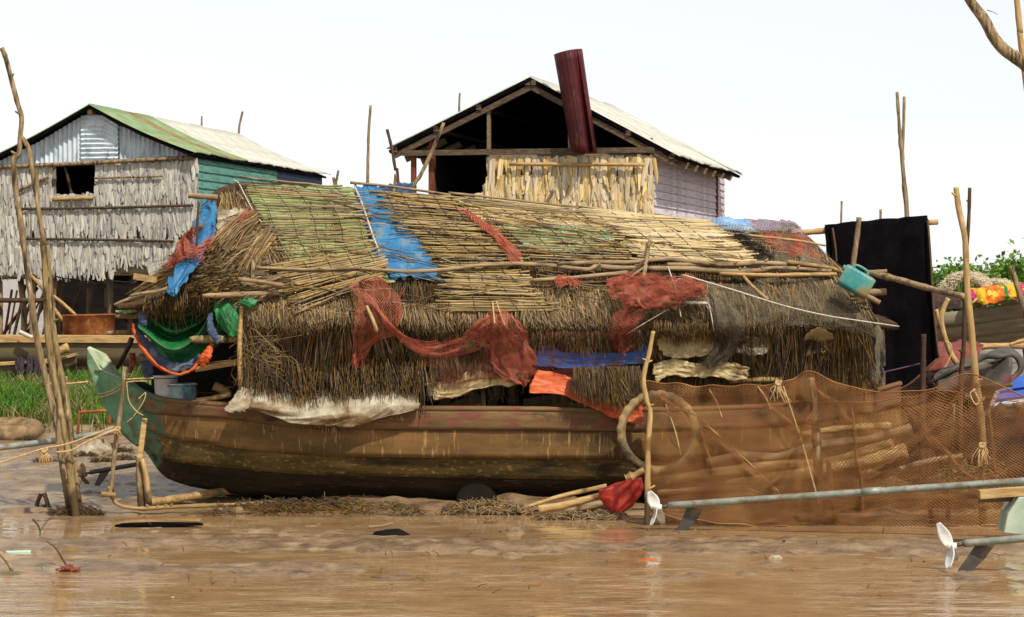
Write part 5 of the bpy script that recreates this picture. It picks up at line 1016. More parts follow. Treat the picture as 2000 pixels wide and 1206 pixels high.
# ------------------------------------------------------------------ left: mooring stakes, bank, boats behind
stick('mooring_stake', 'tall crooked forked mooring stake with a bleached top beside the prow', 'stake', [(3, 94), (11, 113), (25, 167), (34, 201), (42, 229), (40, 263), (37, 298), (27, 314), (28, 342), (34, 400), (40, 433), (53, 529), (64, 606), (73, 667), (90, 741), (103, 794), (114, 842), (119, 887), (130, 960), (138, 1003)], 4.5, 7, W['stake'], Y=21.75, n=110, foot=True, branches=[([(41, 268), (55, 288), (61, 319), (68, 365), (77, 420), (87, 480)], 5, 5)])
stick('mooring_stake', 'thick straight mooring stake in the middle of the stake cluster', 'stake', [(70, 330), (74, 400), (84, 470), (89, 560), (92, 640), (106, 741), (119, 812), (133, 892), (146, 1002)], 4.5, 8, W['stake_mud'], Y=21.85, n=60, foot=True)
stick('mooring_stake', 'mooring stake leaning against the thick one on the prow side', 'stake', [(92, 480), (98, 560), (104, 640), (117, 720), (130, 794), (138, 852), (149, 950), (157, 1000)], 5, 7, W['stake_mud'], Y=21.95, n=50, foot=True)
stick('mooring_stake', 'short muddy stump driven in at the foot of the stake cluster', 'stake', [(131, 889), (139, 940), (148, 1006)], 6.5, 7, W['stake_mud'], Y=21.6, foot=True)
stick('bow_stake', 'thin dark stake tied with rope against the green prow', 'stake', [(244, 717), (239, 773), (231, 831), (223, 892), (218, 962)], 5, 4.5, W['stake'], Y=22.0, n=30)
stick('bow_frame_pole', 'bent muddy pole lying under the bow along the mud', 'pole', [(212, 950), (222, 978), (240, 989), (275, 994), (330, 991), (400, 988), (500, 985)], 4, 4, W['stake_mud'], Y=21.75, n=40)
o = O('board', *beamVF(P(283, 818, 22.55), P(273, 897, 22.4), .03, .05), W['plank_tan'], None, 'narrow board nailed upright on the bow planking', 'board', sm=False)
stick('bow_prop', 'muddy upright prop under the bow board', 'stake', [(270, 895), (273, 940), (278, 1003)], 5, 8, W['stake_mud'], Y=21.9, foot=True)
stick('bow_prop', 'slanting split prop tied beside the muddy upright under the bow', 'stake', [(277, 897), (286, 935), (291, 985)], 4.5, 6, W['pole_pale'], Y=21.85)
stick('log', 'thick muddy log wedged under the bow of the houseboat', 'log', [(293, 982), (350, 974), (432, 961), (500, 950)], 8, 8, W['stake_mud'], Y=[22.0, 22.3, 22.7, 23.0], n=24)
stick('peg', 'small sawn peg lashed at the foot of the thin bow stake', 'peg', [(198, 965), (210, 966), (226, 967)], 5.5, 4, W['stake_mud'], Y=21.7)
# ropes round the prow
def ring(label, cy, sl, Y): rope('rope', label, [(190, cy), (205, cy - 2), (225, cy - 10), (240, cy - sl), (246, cy - sl - 2)], 1.5, W['rope'], Y=Y)
ring('rope wound round the green prow to the thin stake', 770, 22, 22.86); ring('lower rope turn wound round the green prow', 776, 18, 22.85)
rope('rope', 'taut rope running from the prow stake to the buckets', [(240, 742), (270, 740), (300, 739)], 1.5, W['rope'], Y=22.3)
rope('rope', 'second taut rope just under the first beside the buckets', [(240, 748), (265, 745), (288, 745)], 1.3, W['rope'], Y=22.3)
rope('rope', 'loose rope loop hanging from the prow stake', [(247, 745), (250, 775), (255, 790), (268, 805), (280, 812)], 1.1, W['rope'], Y=22.25)
rope('rope', 'thin slack rope curling down the bow planking', [(270, 780), (284, 768), (280, 785), (262, 812), (248, 825)], 1.1, W['rope'], Y=22.3)
rope('rope', 'mooring rope running out past the stakes with a frayed knot', [(-30, 912), (0, 904), (50, 888), (88, 876), (130, 868), (180, 850), (222, 834)], 2, W['rope'], Y=21.6)
rope('rope', 'double rope tied from the thin bow stake to the stake cluster', [(110, 884), (140, 880), (165, 866), (200, 850), (226, 840)], 2.2, W['rope'], Y=21.5)
def tassel(label, px, py, Y, n, ln, mat):
    mb = MB(); r = np.random.RandomState(int(px))
    for i in range(n):
        a = r.normal(0, .35); p0 = P(px + r.normal(0, 2), py + r.normal(0, 2), Y); l = ln * r.uniform(.5, 1.1)
        mb.add(*tubeVF(cr([p0, P(px + math.sin(a) * l * .6 + r.normal(0, 4), py + l * .5, Y - .02), P(px + math.sin(a) * l + r.normal(0, 3), py + l, Y)], 7), .004, 4, cap=False))
    for i in range(5):
        th = np.linspace(0, 6.3, 14); c = P(px, py, Y); mb.add(*tubeVF(np.stack([c[0] + .025 * np.cos(th + i), c[1] + .025 * np.sin(th * 1.0 + i * .7), c[2] + .02 * np.sin(th + i * 1.3)], -1), .007, 4, cap=False))
    O('rope_knot', *mb.out(), mat, None, label, 'knot')
tassel('frayed rope knot hanging on the mooring rope', 88, 880, 21.55, 26, 30, W['rope'])
tassel('untidy knot of rope on the thin bow stake', 230, 838, 21.9, 14, 14, W['rope'])
def pipe_thing(name, label, pts, r, mat, Y): return stick(name, label, 'pipe', pts, r, r, mat, Y=Y, n=20, knots=.02, sides=12)
pipe_thing('iron_pipe', 'long grey iron pipe lying across the stakes to the prow', [(-40, 880), (114, 860), (228, 842)], 6, W['iron'], 22.0)

def shaft(label, pts, r, Yl, hub, blades, fin, mats, split=None):
    """long-tail drive: tube, propeller with blades round a hub, steel fin below"""
    q0 = P(pts[0][0], pts[0][1], Yl[0]); q1 = P(pts[-1][0], pts[-1][1], Yl[1])
    t = E('propeller_shaft', label, 'propeller shaft', q0)
    O('tube', *tubeVF(cr([q0, (q0 + q1) / 2, q1], 24), r * Yl[0] / F, 14), mats[0], t)
    if split: 
        k0 = q0 + (q1 - q0) * split[0]; k1 = q0 + (q1 - q0) * split[1]; O('sleeve', *tubeVF(np.array([k0, k1]), r * 1.18 * Yl[0] / F, 14), mats[0], t)
    d = (q1 - q0) / np.linalg.norm(q1 - q0); h = P(hub[0], hub[1], Yl[0])
    O('axle', *tubeVF(np.array([q0 + d * .02, h]), r * .5 * Yl[0] / F, 10), W['iron_dark'], t)
    pr = O('propeller_hub', *tubeVF(np.array([h - d * .035, h, h + d * .05]), [.014, .028, .026], 12), mats[1], t)
    for (tx, ty, w, dy, tw) in blades:
        tip = P(tx, ty, Yl[0] + dy); ax = tip - h; L = np.linalg.norm(ax); ax /= L; wd = np.cross(ax, np.array([math.sin(tw), math.cos(tw), 0])); wd /= np.linalg.norm(wd); nn = np.cross(ax, wd); A = []
        for s_ in np.linspace(0, 1, 9):
            wid = w * Yl[0] / F * (.35 + 1.1 * math.sin(math.pi * min(1, s_ * .82 + .12)) ** .8 * (1 - .55 * s_ ** 3)); row = []
            for k in np.linspace(-.5, .5, 7):
                tws = .5 * (1 - s_); row.append(h + ax * L * s_ + (wd * math.cos(tws) + nn * math.sin(tws)) * wid * k + nn * .25 * wid * (k * k - .25))
            A.append(row)
        solid(O('blade', np.array(A), gridF(9, 7), mats[1], pr), .006)
    poly = [P(a, b, Yl[0]) for a, b in fin]; bev(O('fin', *prismVF(poly, np.array([0, .012, 0])), mats[2], t, sm=False), .003)
shaft('dark propeller shaft lying behind the bow with rusty blades', [(176, 923), (275, 906)], 4.5, (23.6, 23.6), (160, 928), [(160, 905, 12, .05, .6), (155, 948, 18, -.1, .9), (170, 946, 16, .15, .3)], [(196, 920), (216, 918), (206, 934), (194, 950), (184, 949)], (W['iron_dark'], W['prop_dark'], W['fin']))

# small stakes, heaps and litter on the mud to the left
stick('peg', 'short muddy peg leaning left in the mud beside the stakes', 'peg', [(80, 965), (74, 980), (70, 996)], 4, 4.5, W['stake_mud'], Y=22.2, foot=True)
stick('peg', 'short muddy peg leaning right in the mud beside the stakes', 'peg', [(86, 963), (91, 978), (95, 995)], 4, 4.5, W['stake_mud'], Y=22.2, foot=True)
def heap(name, label, cat, px, Y, wpx, hpx, mat, seed, n=0, strand=None, lump=.4, dpx=None):
    c = P(px, HY, Y); c[2] = max(float(gh(c[0], c[1])), .0); r = np.random.RandomState(seed); k = Y / F; nu, nv = 40, 14; A = []
    for i in range(nv):
        f = i / (nv - 1); ph = f * math.pi / 2; row = []
        for j in range(nu):
            th = j / nu * 2 * math.pi; b = .72 + lump * (float(fbm(math.cos(th) * 1.6 + seed, math.sin(th) * 1.6 + f * 2, 4, seed)) - .3)
            row.append([c[0] + wpx * k / 2 * b * math.cos(th) * math.cos(ph), c[1] + (dpx or wpx * .6) * k / 2 * b * math.sin(th) * math.cos(ph), c[2] - .02 + hpx * k * math.sin(ph) * (.6 + .6 * float(fbm(math.cos(th) * 2 * math.cos(ph), math.sin(th) * 2 * math.cos(ph), 3, seed + 9)))])
        A.append(row)
    mb = MB(); mb.add(np.array(A), [tuple(q) for q in gridF(nv, nu, closed_u=True).tolist()] + [tuple(range((nv - 1) * nu, nv * nu))])
    if n:
        for i in range(n):
            th = r.uniform(0, 6.28); ph = r.uniform(0, 1.4); p = np.array([c[0] + wpx * k / 2 * math.cos(th) * math.cos(ph), c[1] - wpx * k * .2 * math.cos(ph), c[2] + hpx * k * math.sin(ph) * .9])
            L = strand * k * r.uniform(.5, 1.2); dd = r.normal(0, 1, 3) * np.array([1, .4, .45]); dd /= np.linalg.norm(dd)
            mb.add(*tubeVF(cr([p - dd * L / 2, p + np.array([0, -.01, r.normal(.01, .02)]), p + dd * L / 2], 5), .0035, 4, cap=False))
    return O(name, *mb.out(), mat, None, label, cat)
heap('net_heap', 'muddy tangle of net and straw at the foot of the stakes', 'heap', 150, 21.75, 105, 15, W['stake_mud'], 3, 160, 26)
heap('mud_clod', 'brown mud clod capping the two short pegs', 'clod', 88, 22.25, 38, 9, W['stake_mud'], 5)
WATERY = lambda py: 2.25 * F / (py - HY)
mb = MB(); mb.add(*prismVF([P(a, b - 2, WATERY(1031) + (.0 if k < 3 else .12)) for k, (a, b) in enumerate(((224, 1032), (300, 1032), (397, 1029), (388, 1027), (300, 1026), (240, 1028)))], np.array([0, 0, .02])))
O('sunken_plank', *mb.out(), W['t_black'], None, 'black waterlogged plank lying in shallow water before the bow', 'plank', sm=False)
stick('branch', 'forked brown branch lying in the foreground water', 'branch', [(-25, 1113), (20, 1117), (50, 1118), (82, 1123)], 5, 2, W['stake'], Y=17.5, n=24, branches=[([(25, 1117), (15, 1098), (-5, 1075)], 4.5, 4)])
stick('twig', 'bare twig standing in a red rag in the water', 'twig', [(90, 1057), (108, 1070), (122, 1092), (134, 1112)], 1.2, 2.4, W['stake_dark'], Y=17.7, n=20, branches=[([(105, 1111), (120, 1110), (134, 1108)], 1, 1.4)])
cloth('rag', 'small dark red rag wrapped at the foot of the bare twig', 'rag', [[(112, 1112, 17.7), (130, 1106, 17.65), (142, 1106, 17.7)], [(108, 1116, 17.6), (132, 1112, 17.55), (154, 1114, 17.6)], [(110, 1119, 17.58), (132, 1120, 17.55), (156, 1119, 17.58)]], W['t_rust'], mode='Y', fold=(.05, 3, 2), nu=26, nv=18, seed=90)
stick('twig', 'forked broken twig standing in the water near the stakes', 'twig', [(64, 1014), (74, 1026), (78, 1038), (78, 1056)], 2.4, 1, W['stake'], Y=20.0, n=14, branches=[([(78, 1040), (86, 1026), (100, 1010)], .8, .8)])
stick('plastic_tube', 'pale turquoise plastic tube floating at the water edge', 'tube', [(-20, 1080), (20, 1079), (60, 1078)], 3, 3, tarp('tube_turquoise', ['9fcab2', 'b4d8c2'], rough=.4), Y=18.8, knots=.02)

# bank: half buried tyre, white sack heap with rusty frame, grass tufts, ropes
def torus(name, label, cat, c, R, r, axis, mat, tread=0, sq=1.0, parent=None, up=None):
    axis = np.asarray(axis, float); axis /= np.linalg.norm(axis); u = np.cross(axis, [0, 0, 1.0]); u = u / np.linalg.norm(u) if np.linalg.norm(u) > 1e-3 else np.array([1.0, 0, 0]); w = np.cross(axis, u); nu, nv = 96, 16; A = []
    for i in range(nu):
        th = i / nu * 2 * math.pi; d = math.cos(th) * u + math.sin(th) * w; row = []
        for j in range(nv):
            ph = j / nv * 2 * math.pi; rr = r * (1 + (tread * (.5 if (i // 2) % 2 else -.5) if math.cos(ph) > .35 else 0))
            row.append(np.asarray(c) + d * (R + rr * math.cos(ph)) + axis * rr * sq * math.sin(ph))
        A.append(row)
    V = np.array(A); Fi = []
    for i in range(nu):
        for j in range(nv): Fi.append((i * nv + j, ((i + 1) % nu) * nv + j, ((i + 1) % nu) * nv + (j + 1) % nv, i * nv + (j + 1) % nv))
    return O(name, V, Fi, mat, parent, label, cat)
c = P(15, 840, 30.6); torus('tyre', 'muddy brown tyre lying flat at the edge of the grass', 'tyre', c, .36, .115, (0.02, -.1, 1), M('tyre_mud', ['665238', '806849', '957d5b'], 6, rough=.9, bump=.5, over=('54422d', 5, .5, .66, (1, 1, 1))), tread=.05)
heap('sack_heap', 'heap of crumpled white sacking on the mud behind the prow', 'sack heap', 184, 28.4, 84, 40, W['t_sack'], 8, lump=.9)
stick('rusty_bar', 'bent rusty metal bar arching over the white sacking', 'bar', [(152, 850), (154, 815), (158, 806), (180, 804), (212, 805), (214, 830)], 3, 3, W['rust'], Y=28.2, n=30)
heap('straw_heap', 'pale dry straw heap lying on the grass before the moored boat', 'heap', 78, 35.4, 60, 26, W['straw_gold'], 12, 90, 26)
stick('pole', 'thin upright pole standing in the grass behind the stake cluster', 'pole', [(129, 735), (132, 780), (136, 822), (137, 850)], 3, 4, W['stake'], Y=29.8, foot=True)
rope('rope', 'taut rope stretched low over the grass to the prow', [(95, 750), (130, 750), (172, 746)], 1.8, W['rope'], Y=26)
for i, (px, py, w, h) in enumerate(((200, 905, 40, 5), (240, 885, 50, 7), (170, 893, 40, 6), (95, 905, 60, 5), (40, 870, 70, 6), (215, 878, 36, 6), (60, 862, 60, 5), (250, 902, 44, 6))):
    heap('debris_heap', ('low heap of muddy brown litter on the mud behind the prow', 'low heap of dark straw on the mud behind the prow')[i % 2], 'debris', px, 2.22 * F / (py - HY), w, h, W['straw_dark' if i % 2 else 'stake_mud'], 60 + i, 70, 18).__setitem__('group', ('muddy litter behind the prow', 'dark straw heaps behind the prow')[i % 2])

# moored hull on the bank and the smaller boat before it
def sidehull(name, label, Y, top, bot, thick, mat, rail, depth=1.2, planks=1):
    t = E(name, label, 'boat', P((top[0][0] + top[-1][0]) / 2, bot[0][1], Y)); n = 40
    a = cr(top, n); b = cr(bot, n)
    for k in range(planks):
        f0, f1 = k / planks, (k + 1) / planks; A = []
        for s_ in np.linspace(f0, f1, 4):
            g = a * (1 - s_) + b * s_; A.append(P(g[:, 0], g[:, 1] + (1.2 if s_ == f1 and k < planks - 1 else 0), Y + .25 * s_ ** 2 + .02 * k - .012 * ((s_ - f0) * planks)))
        solid(O('hull_plank', np.array(A), gridF(4, n), mat, t), .04)
    A = [P(a[:, 0], a[:, 1] + 8, Y + depth), P(b[:, 0], b[:, 1], Y + depth * .9)]; solid(O('hull_side', np.array(A), gridF(2, n), mat, t), .04)
    A = [P(b[:, 0], b[:, 1], Y + .25), P(b[:, 0], b[:, 1], Y + depth * .9)]; O('hull_bottom', np.array(A), gridF(2, n), mat, t)
    if rail:
        A = []; hh = rail * Y / F
        q = P(a[:, 0], a[:, 1], Y); A = np.array([q + np.array([0, dy, dz]) for dy, dz in ((-.07, 0), (.12, .01), (.12, -hh), (-.07, -hh))])
        nn = n; Fi = [tuple(f) for f in gridF(4, nn).tolist()] + [(3 * nn + i, 3 * nn + i + 1, i + 1, i) for i in range(nn - 1)]
        O('rail', A.reshape(-1, 3), Fi, W['plank_tan'], t, sm=False)
    return t
mudhull = M('hull_mud_brown', ['4a402d', '5f533b', '726448'], 3, rough=.85, bump=.4, stretch=(.4, 1, 1.5), over=('4a3f2c', 2, .5, .68, (.5, 1, 1)))
sidehull('moored_boat', 'large mud brown wooden boat with a pale rail beached behind the grass', 37.0, [(-60, 656), (100, 656), (260, 657), (420, 658), (480, 660)], [(-60, 765), (100, 765), (260, 765), (420, 765), (480, 762)], 0, mudhull, 13, 1.6, 2)
sidehull('small_boat', 'small dark wooden boat lying in the grass with clothes over its side', 36.55, [(-60, 712), (0, 709), (60, 705), (110, 700), (150, 690)], [(-60, 765), (0, 764), (60, 763), (110, 756), (150, 735)], 0, mudhull, 5, .5, 2)
for i, (x, w, l) in enumerate(((40, 16, 52), (58, 15, 48), (76, 20, 54))):
    cloth('hung_cloth', 'dark purple garment hung over the side of the small boat', 'cloth', [[(x - w / 2, 702, 36.5), (x, 701, 36.45), (x + w / 2, 702, 36.5)], [(x - w / 2, 722, 36.42), (x, 724, 36.38), (x + w / 2, 722, 36.42)], [(x - w * .45, 702 + l, 36.42), (x, 704 + l, 36.38), (x + w * .5, 700 + l, 36.42)]], tarp('cloth_plum%d' % i, ['251c22', '372a30', '463840'], rough=.9), mode='Y', fold=(.05, 3, .5), nu=24, nv=24, seed=95 + i, group='garments on the small boat')
stick('paddle', 'pale wooden paddle blade sticking up behind the stake cluster', 'paddle', [(134, 679), (118, 686), (100, 700), (85, 712)], 10, 4, W['plank_tan'], Y=36.3, knots=.02)
def tub():
    c = P(173, 655, 37.6); n = 40; V = []; prof = [(0, .40), (.02, .42), (.33, .425), (.34, .445), (.36, .445), (.36, .41), (.05, .40)]; th = np.arange(n) / n * 2 * math.pi
    for z, r in prof: V.append(np.stack([c[0] + np.cos(th) * r, c[1] + np.sin(th) * r * .6, c[2] + z - .02 + .01 * np.cos(th)], -1))
    O('metal_tub', np.array(V).reshape(-1, 3), [tuple(f) for f in gridF(len(prof), n, closed_u=True).tolist()] + [tuple(range((len(prof) - 1) * n, len(prof) * n))], W['rust'], None, 'rusty oval metal tub standing on the rail of the moored boat', 'tub')
tub()
net('fishing_net', 'fine dark net hung in a sagging curtain under the grey leaf house', 'net', [[(108, 543, 40.6), (180, 552, 40.5), (240, 550, 40.4), (300, 545, 40.4)], [(108, 600, 40.6), (180, 605, 40.5), (240, 605, 40.4), (300, 600, 40.4)], [(108, 655, 40.6), (180, 658, 40.5), (240, 658, 40.4), (300, 655, 40.4)]], W['n_black'], 46, 26, mode='Y', fold=(.06, 3, 1), r=.0035, seed=99, edge=.012)
stick('pole', 'pale slanting timber strut leaning under the grey leaf house', 'pole', [(57, 535), (80, 560), (100, 595), (124, 628)], 3.5, 3.5, W['plank_tan'], Y=40.2)
stick('pole', 'second slanting strut behind the rusty tub', 'pole', [(104, 578), (125, 595), (148, 616)], 3, 3, W['plank_tan'], Y=40.3)
stick('pole', 'white plastic pipe end lying on the moored boat rail', 'pipe', [(38, 648), (52, 655), (64, 660)], 4, 4, W['rope_white'], Y=36.8)
# ------------------------------------------------------------------ right: net fence, stern clutter, boats, bushes
torus('tyre', 'worn narrow tyre hung as a fender against the hull beside the net stake', 'tyre', P(1286, 845, 21.7), .355, .042, (.12, -1, .12), W['rubber'], tread=.22)
FY = 20.85
stick('net_stake', 'crooked pale stake holding the end of the net fence', 'stake', [(1276, 647), (1268, 690), (1260, 720), (1257, 748), (1264, 785), (1270, 805), (1266, 870), (1265, 930), (1264, 1015)], 4, 6, W['pole_pale'], Y=FY, n=50, foot=True)
stick('net_stake', 'thick grey stake behind the net fence at its peak', 'stake', [(1583, 738), (1590, 800), (1596, 880), (1604, 1022)], 7, 10, W['stake'], Y=FY + .12, n=30, foot=True)
stick('net_stake', 'short thin stake inside the fence beside the thick grey one', 'stake', [(1617, 897), (1624, 950), (1630, 1015)], 5, 5, W['pole_pale'], Y=FY + .1, foot=True)
stick('net_stake', 'tall knotty stake rising above the fence beside the black cloth', 'stake', [(1867, 366), (1873, 410), (1885, 470), (1889, 560), (1898, 650), (1906, 740), (1914, 800), (1920, 880), (1918, 960), (1920, 1030)], 5.5, 8, W['pole_pale'], Y=FY + .1, n=80, foot=True)
stick('net_stake', 'slim dark stake standing just behind the tall knotty one', 'stake', [(1894, 367), (1892, 430), (1886, 520), (1884, 600), (1882, 680), (1877, 740), (1874, 900)], 3.5, 5, W['stake_dark'], Y=22.6, n=50, foot=True)
stick('net_stake', 'thin stake inside the fence below the folded tube', 'stake', [(1862, 790), (1858, 860), (1852, 940)], 4, 4.5, W['stake_mud'], Y=FY + .4, foot=True)
stick('net_stake', 'short peg carrying the low rail behind the fence', 'stake', [(1815, 975), (1818, 1000), (1824, 1035)], 5, 5, W['stake_mud'], Y=FY + .15, foot=True)
stick('fence_rail', 'low muddy rail pole lying behind the net fence', 'pole', [(1635, 982), (1700, 978), (1800, 974), (1915, 968)], 6, 5, W['stake_mud'], Y=FY + .2)
top = [(1258, 748), (1350, 753), (1440, 752), (1530, 745), (1582, 730), (1680, 764), (1800, 768), (1905, 732), (2040, 800)]
mid = [(1256, 870), (1350, 880), (1440, 880), (1530, 880), (1590, 880), (1680, 890), (1800, 890), (1920, 880), (2040, 880)]
bot = [(1262, 1000), (1350, 1018), (1440, 1026), (1530, 1030), (1600, 1030), (1680, 1032), (1800, 1032), (1920, 1030), (2040, 1024)]
def yfence(p): return [(a, b, FY + .05 * math.sin(a / 60.0) - (.10 if b > 1000 else 0)) for a, b in p]
FN = net('net_fence', 'brown fishing net fence stretched along stakes over the mud', 'net', [yfence(top), yfence(mid), yfence(bot)], W['n_fence'], 124, 48, mode='Y', nu=160, nv=50, fold=(.06, 9, 1.5), r=.0026, seed=110, rag=6, edge=.006, holes=0)
top2 = [(1300, 790), (1365, 812), (1430, 812), (1500, 800), (1575, 786), (1660, 786), (1760, 780), (1860, 768), (2040, 800)]
net('net_fence', 'second slack net layer with a sagging head rope behind the first', 'net', [[(a, b, FY + .10) for a, b in top2], [(a, (b + 1020) / 2, FY + .08) for a, b in top2], [(a, 1020, FY + .02) for a, b in top2]], W['n_fence'], 100, 36, mode='Y', nu=140, nv=40, fold=(.07, 8, 2), r=.0026, seed=112, rag=6, edge=.005, holes=.3)
net('net_fence', 'third crumpled net layer lying low along the fence foot', 'net', [[(a, 900 + 25 * math.sin(a / 70.0), FY + .16) for a in range(1270, 2060, 60)], [(a + 8 * math.sin(a), 965, FY + .05) for a in range(1270, 2060, 60)], [(a, 1026, FY - .06) for a in range(1270, 2060, 60)]], W['n_fence'], 130, 26, mode='Y', nu=140, nv=30, fold=(.09, 9, 3), r=.0024, seed=118, rag=8, holes=.25)
for i, (a, b, w) in enumerate((((1365, 812), (1525, 965), 9), ((1285, 770), (1480, 905), 8), ((1590, 762), (1765, 875), 10), ((1598, 790), (1470, 992), 8), ((1760, 785), (1900, 935), 10), ((1885, 765), (1690, 935), 9), ((1365, 815), (1420, 1000), 7), ((1660, 790), (1690, 1010), 8), ((1480, 760), (1590, 860), 7), ((1930, 800), (1960, 1000), 9))):
    c_ = [((a[0] * (1 - k) + b[0] * k), a[1] * (1 - k) + b[1] * k + 14 * math.sin(math.pi * k)) for k in np.linspace(0, 1, 6)]
    net('net_fold', None, None, [[(x, y - 2.1 * w * (.4 + .6 * math.sin(math.pi * j / 5)), FY - .02) for j, (x, y) in enumerate(c_)], [(x, y, FY - .09) for x, y in c_], [(x, y + 2.1 * w * (.4 + .6 * math.sin(math.pi * j / 5)), FY - .02) for j, (x, y) in enumerate(c_)]], W['n_fence'], 34, 6, mode='Y', nu=50, nv=10, fold=(.03, 3, 1), r=.0017, seed=120 + i, rag=9, holes=.22, parent=FN)
for i, (a, b) in enumerate((((1385, 760), (1410, 815)), ((1480, 755), (1505, 800)), ((1530, 755), (1600, 985)), ((1300, 790), (1330, 890)), ((1380, 830), (1520, 960)))):
    rope('rope', 'slack cord hanging slantwise in the net fence', [a, ((a[0] + b[0]) / 2 + 3, (a[1] + b[1]) / 2), b], 1.3, W['rope'], Y=FY - .03)['group'] = 'cords in the net fence'
tassel('frayed cord knot on the tall knotty stake', 1918, 870, FY - .05, 16, 44, W['rope'])
tassel('tangle of cord at the peak of the net fence', 1520, 748, FY - .05, 18, 36, W['rope'])
# logs and rubbish inside the fence
for i, (p, r0, r1, Y, lb, mt) in enumerate((
    ([(1380, 905), (1450, 890), (1520, 893), (1600, 870), (1700, 858), (1780, 835)], 8, 9, 21.9, 'long crooked log at the top of the pile behind the net fence', 'stake'),
    ([(1300, 938), (1400, 925), (1500, 912), (1620, 905), (1700, 880), (1745, 868)], 10, 11, 21.7, 'long thick log across the middle of the pile behind the net fence', 'stake_mud'),
    ([(1420, 948), (1500, 935), (1600, 920), (1700, 900), (1770, 880)], 9, 14, 21.55, 'log with a sawn thick end behind the net fence', 'pole_pale'),
    ([(1560, 850), (1640, 838), (1740, 832)], 6, 7, 22.0, 'short pale log lying on top of the log pile', 'pole_pale'),
    ([(1285, 965), (1370, 958), (1460, 955)], 7, 7, 21.5, 'low muddy log at the foot of the log pile', 'stake_mud'),
    ([(1720, 930), (1800, 905), (1880, 890)], 7, 6, 21.7, 'slanting branch at the right end of the log pile', 'stake'))):
    stick('log', lb, 'log', p, r0, r1, W[mt], Y=Y, n=24, knots=.14, sides=12)
for i, (px, py, w, h) in enumerate(((1400, 1000, 260, 60), (1700, 995, 320, 80), (1560, 1000, 200, 50), (1880, 985, 200, 90))):
    heap('debris_heap', ('low brown litter heap behind the net fence nearest the tyre fender', 'broad brown litter heap behind the fence under the sawn log end', 'small brown litter heap at the foot of the thick grey stake', 'tall brown litter heap beside the tall knotty stake')[i], 'debris', px, 22.3, w, h, W['stake_mud'], 130 + i, 160, 30, dpx=90)
for i, (px, Y, w, h, lb) in enumerate(((1790, 23.6, 340, 190, 'large dark mound of old net behind the fence and logs'), (1950, 23.9, 360, 175, 'dark net mound under the green bow and blue boat'), (1670, 24.0, 240, 120, 'dark net mound behind the stern of the houseboat'), (1770, 24.9, 420, 240, 'dark net mound under the black cloth'))):
    heap('net_mound', lb, 'net', px, Y, w, h, W['n_brown'], 180 + i, 500, 46, dpx=120)
# cut poles and red bag at the hull's foot
stick('log', 'thin forked pole lying from the mud up to the red bag', 'pole', [(1002, 1000), (1050, 984), (1110, 966), (1185, 950)], 4, 5, W['pole_pale'], Y=21.75, n=24)
stick('log', 'sawn pale log with a cut face lying before the hull', 'log', [(1052, 996), (1100, 988), (1160, 972), (1200, 960)], 9, 6, W['pole_pale'], Y=21.55, n=20)
stick('log', 'dark half hidden log behind the sawn pale one', 'log', [(1100, 1000), (1160, 988), (1220, 972)], 8, 8, W['stake'], Y=21.8, n=20)
def bag():
    n, m = 44, 26; A = []; c = P(1212, 968, 21.5)
    for i in range(m):
        f = i / (m - 1); row = []
        for j in range(n):
            th = j / n * 2 * math.pi; y = 938 + f * 64; xl = np.interp(f, [0, .25, .5, .8, 1], [1205, 1172, 1172, 1182, 1196]); xr = np.interp(f, [0, .25, .5, .8, 1], [1252, 1254, 1248, 1235, 1215])
            w = (.9 + .22 * abs(math.sin(th * 4 + f * 5)) * (1 - f * .3) + .2 * (float(fbm(math.cos(th) * 2, f * 4 + math.sin(th) * 2, 3, 5)) - .5)); cx = (xl + xr) / 2
            p = P(cx + (xr - xl) / 2 * math.cos(th) * w, y - 5 * math.cos(th) * (1 - f), 21.45 + .16 * math.sin(th) * w); row.append(p)
        A.append(row)
    O('plastic_bag', np.array(A), [tuple(q) for q in gridF(m, n, closed_u=True).tolist()] + [tuple(range(n))[::-1], tuple(range((m - 1) * n, m * n))], W['t_red'], None, 'crumpled red plastic bag lying at the foot of the hull', 'bag')
bag()
stick('log', 'knobbly stub sticking out above the red bag', 'log', [(1222, 936), (1238, 930), (1258, 918)], 9, 7, W['stake_mud'], Y=21.6, knots=.3)
torus('tyre', 'old black tyre sunk in the mud leaning against the hull', 'tyre', P(931, 978, 21.98), .10, .098, (.1, -1, .8), W['rubber_dark'], tread=.0, sq=.3)
heap('straw_heap', 'flat mat of dead weeds and net lying at the foot of the hull', 'heap', 948, 21.85, 170, 17, W['straw'], 21, 320, 30, dpx=50)
heap('straw_heap', 'weedy litter with stubble beneath the red bag', 'heap', 1130, 21.4, 170, 9, W['straw'], 23, 260, 28, dpx=40)
heap('straw_heap', 'dark weeds and roots piled under the hull beside the bow log', 'heap', 620, 22.0, 420, 22, W['straw_dark'], 25, 320, 34, dpx=60)

